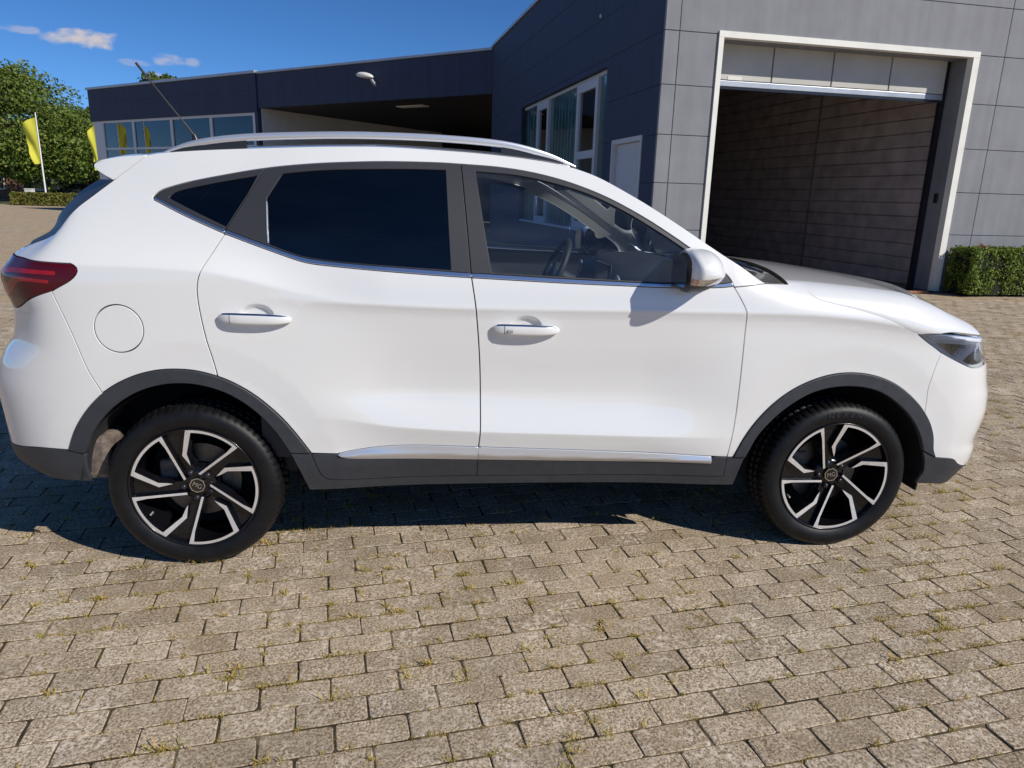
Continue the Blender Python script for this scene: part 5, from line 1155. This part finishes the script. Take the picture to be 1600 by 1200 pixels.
# ------------------------------------------------------------------ flags
M['flag'] = pbr('yellow_flag', (.80, .72, .05), .7); M['pole'] = pbr('white_pole', (.8, .8, .8), .4)
fm_, fN, fL, fb_ = new_mat('yellow_flag_cloth'); fb_.inputs['Base Color'].default_value = (.88, .82, .09, 1); fb_.inputs['Roughness'].default_value = .75
tr = fN.new('ShaderNodeBsdfTranslucent'); tr.inputs[0].default_value = (.90, .84, .08, 1); mx = fN.new('ShaderNodeMixShader'); mx.inputs[0].default_value = .4; fo = [n for n in fN if n.type == 'OUTPUT_MATERIAL'][0]
fL.new(fb_.outputs[0], mx.inputs[1]); fL.new(tr.outputs[0], mx.inputs[2]); fL.new(mx.outputs[0], fo.inputs[0])
def flag(x, y, h, label, seed, w0, group='yellow flags', rz=0):
    rg = np.random.default_rng(seed); t = empty('flagpole', (x, y, 0)); tag(t, label, 'flag', group); t.rotation_euler = (0, 0, rz)
    MB().tube([(0, 0, -.02), (0, 0, h*.5), (0, 0, h)], [.055, .045, .03], 10).tube([(0, 0, h), (0, 0, h+.05)], [.04, .02], 8).build('pole', M['pole'], t)
    nu, nv = 14, 30; V, F = [], []
    for j in range(nv+1):
        v = j/nv; z = h-.25-2.75*v; wd = w0*(1-.12*v)*(1-.45*max(0, v-.72)/.28)
        if v > .45: wd *= 1-.22*math.sin((v-.45)*5)
        for i in range(nu+1):
            u = i/nu; V.append((-.05-wd*u, .16*u*math.sin(u*5+v*6+seed)-.05*math.sin(v*9)*u, z-.42*u*u*(1-v)*.8-.10*u))
    for j in range(nv):
        for i in range(nu): a = j*(nu+1)+i; F.append((a, a+1, a+nu+2, a+nu+1))
    mesh_obj('banner', V, F, fm_, t, smooth=True)
flag(-23.78, 48.3, 5.6, 'nearest yellow banner on a white pole above the low hedge', 1, .78)
flag(-20.75, 49.4, 5.35, 'yellow banner on a white pole beside the showroom corner', 6, .42)
flag(-38.9, 40.9, 6.3, 'yellow banner outside the left edge mirrored in the leftmost showroom pane', 3, .55, rz=R(85))
flag(-36.2, 38.6, 6.0, 'yellow banner outside the left edge mirrored in the second showroom pane', 9, .35, rz=R(75))

# ------------------------------------------------------------------ far left: house, parked car, cabinet
M['brick'] = pbr('red_brick', (.23, .11, .075), .9, noise=.3, nscale=2.5); M['roof_tile'] = pbr('roof_tile', (.22, .075, .05), .85, noise=.3, nscale=3)
hs_ = empty('brick_house', (-35, 67, 0)); tag(hs_, 'red brick house with white windows behind the maple trunk', 'house')
bx('wall', M['brick'], hs_, -7, 5.5, 0, 7, 0, 2.9)
m = MB(); m.add([(-7.4, -.5, 2.8), (5.9, -.5, 2.8), (5.9, 7.5, 2.8), (-7.4, 7.5, 2.8), (-7.4, 3.5, 6.4), (5.9, 3.5, 6.4)], [(0, 1, 5, 4), (2, 3, 4, 5), (1, 2, 5), (3, 0, 4), (0, 3, 2, 1)]); m.build('roof', M['roof_tile'], hs_)
for x in (-5.0, -2.2, 1.25, 2.75, 4.2):
    f = MB(); f.box(x, x+1.1, -.06, .0, .75, .85).box(x, x+1.1, -.06, .0, 2.05, 2.15).box(x, x+.09, -.06, .0, .85, 2.05).box(x+1.01, x+1.1, -.06, .0, .85, 2.05).box(x+.51, x+.59, -.06, .0, .85, 2.05).box(x+.09, x+1.01, -.055, .0, 1.52, 1.58); w = f.build('window', M['pole'], hs_)
    bx('pane', M['pane'], w, x+.09, x+1.01, -.03, -.02, .85, 2.05)
    bx('sill', M['white_render'], w, x-.05, x+1.15, -.12, -.001, .68, .748)
M['car_dark'] = pbr('dark_car_paint', (.02, .024, .032), .3, coat=1)
pc = empty('parked_car', (-26.0, 58.0, 0)); tag(pc, 'dark saloon car parked beyond the low hedge', 'car')
sec_ = [(-2.1, .35, .55, .7), (-2.0, .30, .86, .82), (-1.2, .28, .93, .86), (-.9, .28, .95, .87), (.9, .28, .98, .87), (1.6, .28, 1.0, .85), (2.05, .30, .95, .8), (2.15, .35, .6, .7)]
m = MB(); vs_ = []
for x, z0, z1, w in sec_: vs_ += [(x, -w, z0), (x, -w*1.02, (z0+z1)/2), (x, -w*.96, z1-.04), (x, -w*.8, z1), (x, w*.8, z1), (x, w*.96, z1-.04), (x, w*1.02, (z0+z1)/2), (x, w, z0)]
fs = [(k*8+j, (k+1)*8+j, (k+1)*8+(j+1) % 8, k*8+(j+1) % 8) for k in range(7) for j in range(8)]+[tuple(range(8)), tuple(range(56, 64))[::-1]]
m.add(vs_, fs, True); m.build('body', M['car_dark'], pc)
m = MB(); top = [(-1.15, .94, .80), (-.45, 1.36, .62), (.0, 1.42, .63), (.75, 1.38, .62), (1.6, 1.0, .78)]; vs_ = []
for x, z, w in top: vs_ += [(x, -w, z), (x, w, z)]
vs_ += [(-1.15, -.80, .92), (-1.15, .80, .92), (1.6, -.78, .96), (1.6, .78, .96)]
m.add(vs_, [(0, 1, 3, 2), (2, 3, 5, 4), (4, 5, 7, 6), (6, 7, 9, 8), (0, 2, 4, 6, 8, 12, 10), (1, 11, 13, 9, 7, 5, 3)]); cb = m.build('cabin', M['car_dark'], pc)
for s_ in (-1, 1):
    m = MB(); q = [(-.98, 1.0), (-.42, 1.30), (.05, 1.35), (.05, 1.0)]; m.add([(x, s_*(.80-(z-.95)*.37+.012), z) for x, z in q], [(0, 1, 2, 3)]); q = [(.12, 1.0), (.12, 1.35), (.72, 1.31), (1.30, 1.03)]; m.add([(x, s_*(.80-(z-.95)*.37+.012), z) for x, z in q], [(0, 1, 2, 3)]); m.build('side_window', M['pane'], cb)
    for x in (-1.35, 1.35):
        m = MB(); m.lathe([(.0, -.02), (.19, -.02), (.20, 0), (.31, .0), (.32, .05), (.31, .18)], 24); w = m.build('wheel', M['tyre'], pc, (x, s_*.86 if s_ < 0 else .86, .32)); w.rotation_euler = (0, 0, 0 if s_ < 0 else math.pi)
        m = MB(); m.lathe([(.0, -.028), (.16, -.026), (.19, -.018)], 20); m.build('hubcap', M['satin_silver'], w)
ub = empty('stone_block', (-26.6, 52.0, 0)); tag(ub, 'small pale stone block beside the flagpole behind the low hedge', 'block')
bx('body', M['white_render'], ub, -.25, .25, -.2, .2, 0, .92, bev=.02); bx('cap', M['white_render'], ub, -.27, .27, -.22, .22, .921, .98, bev=.02)
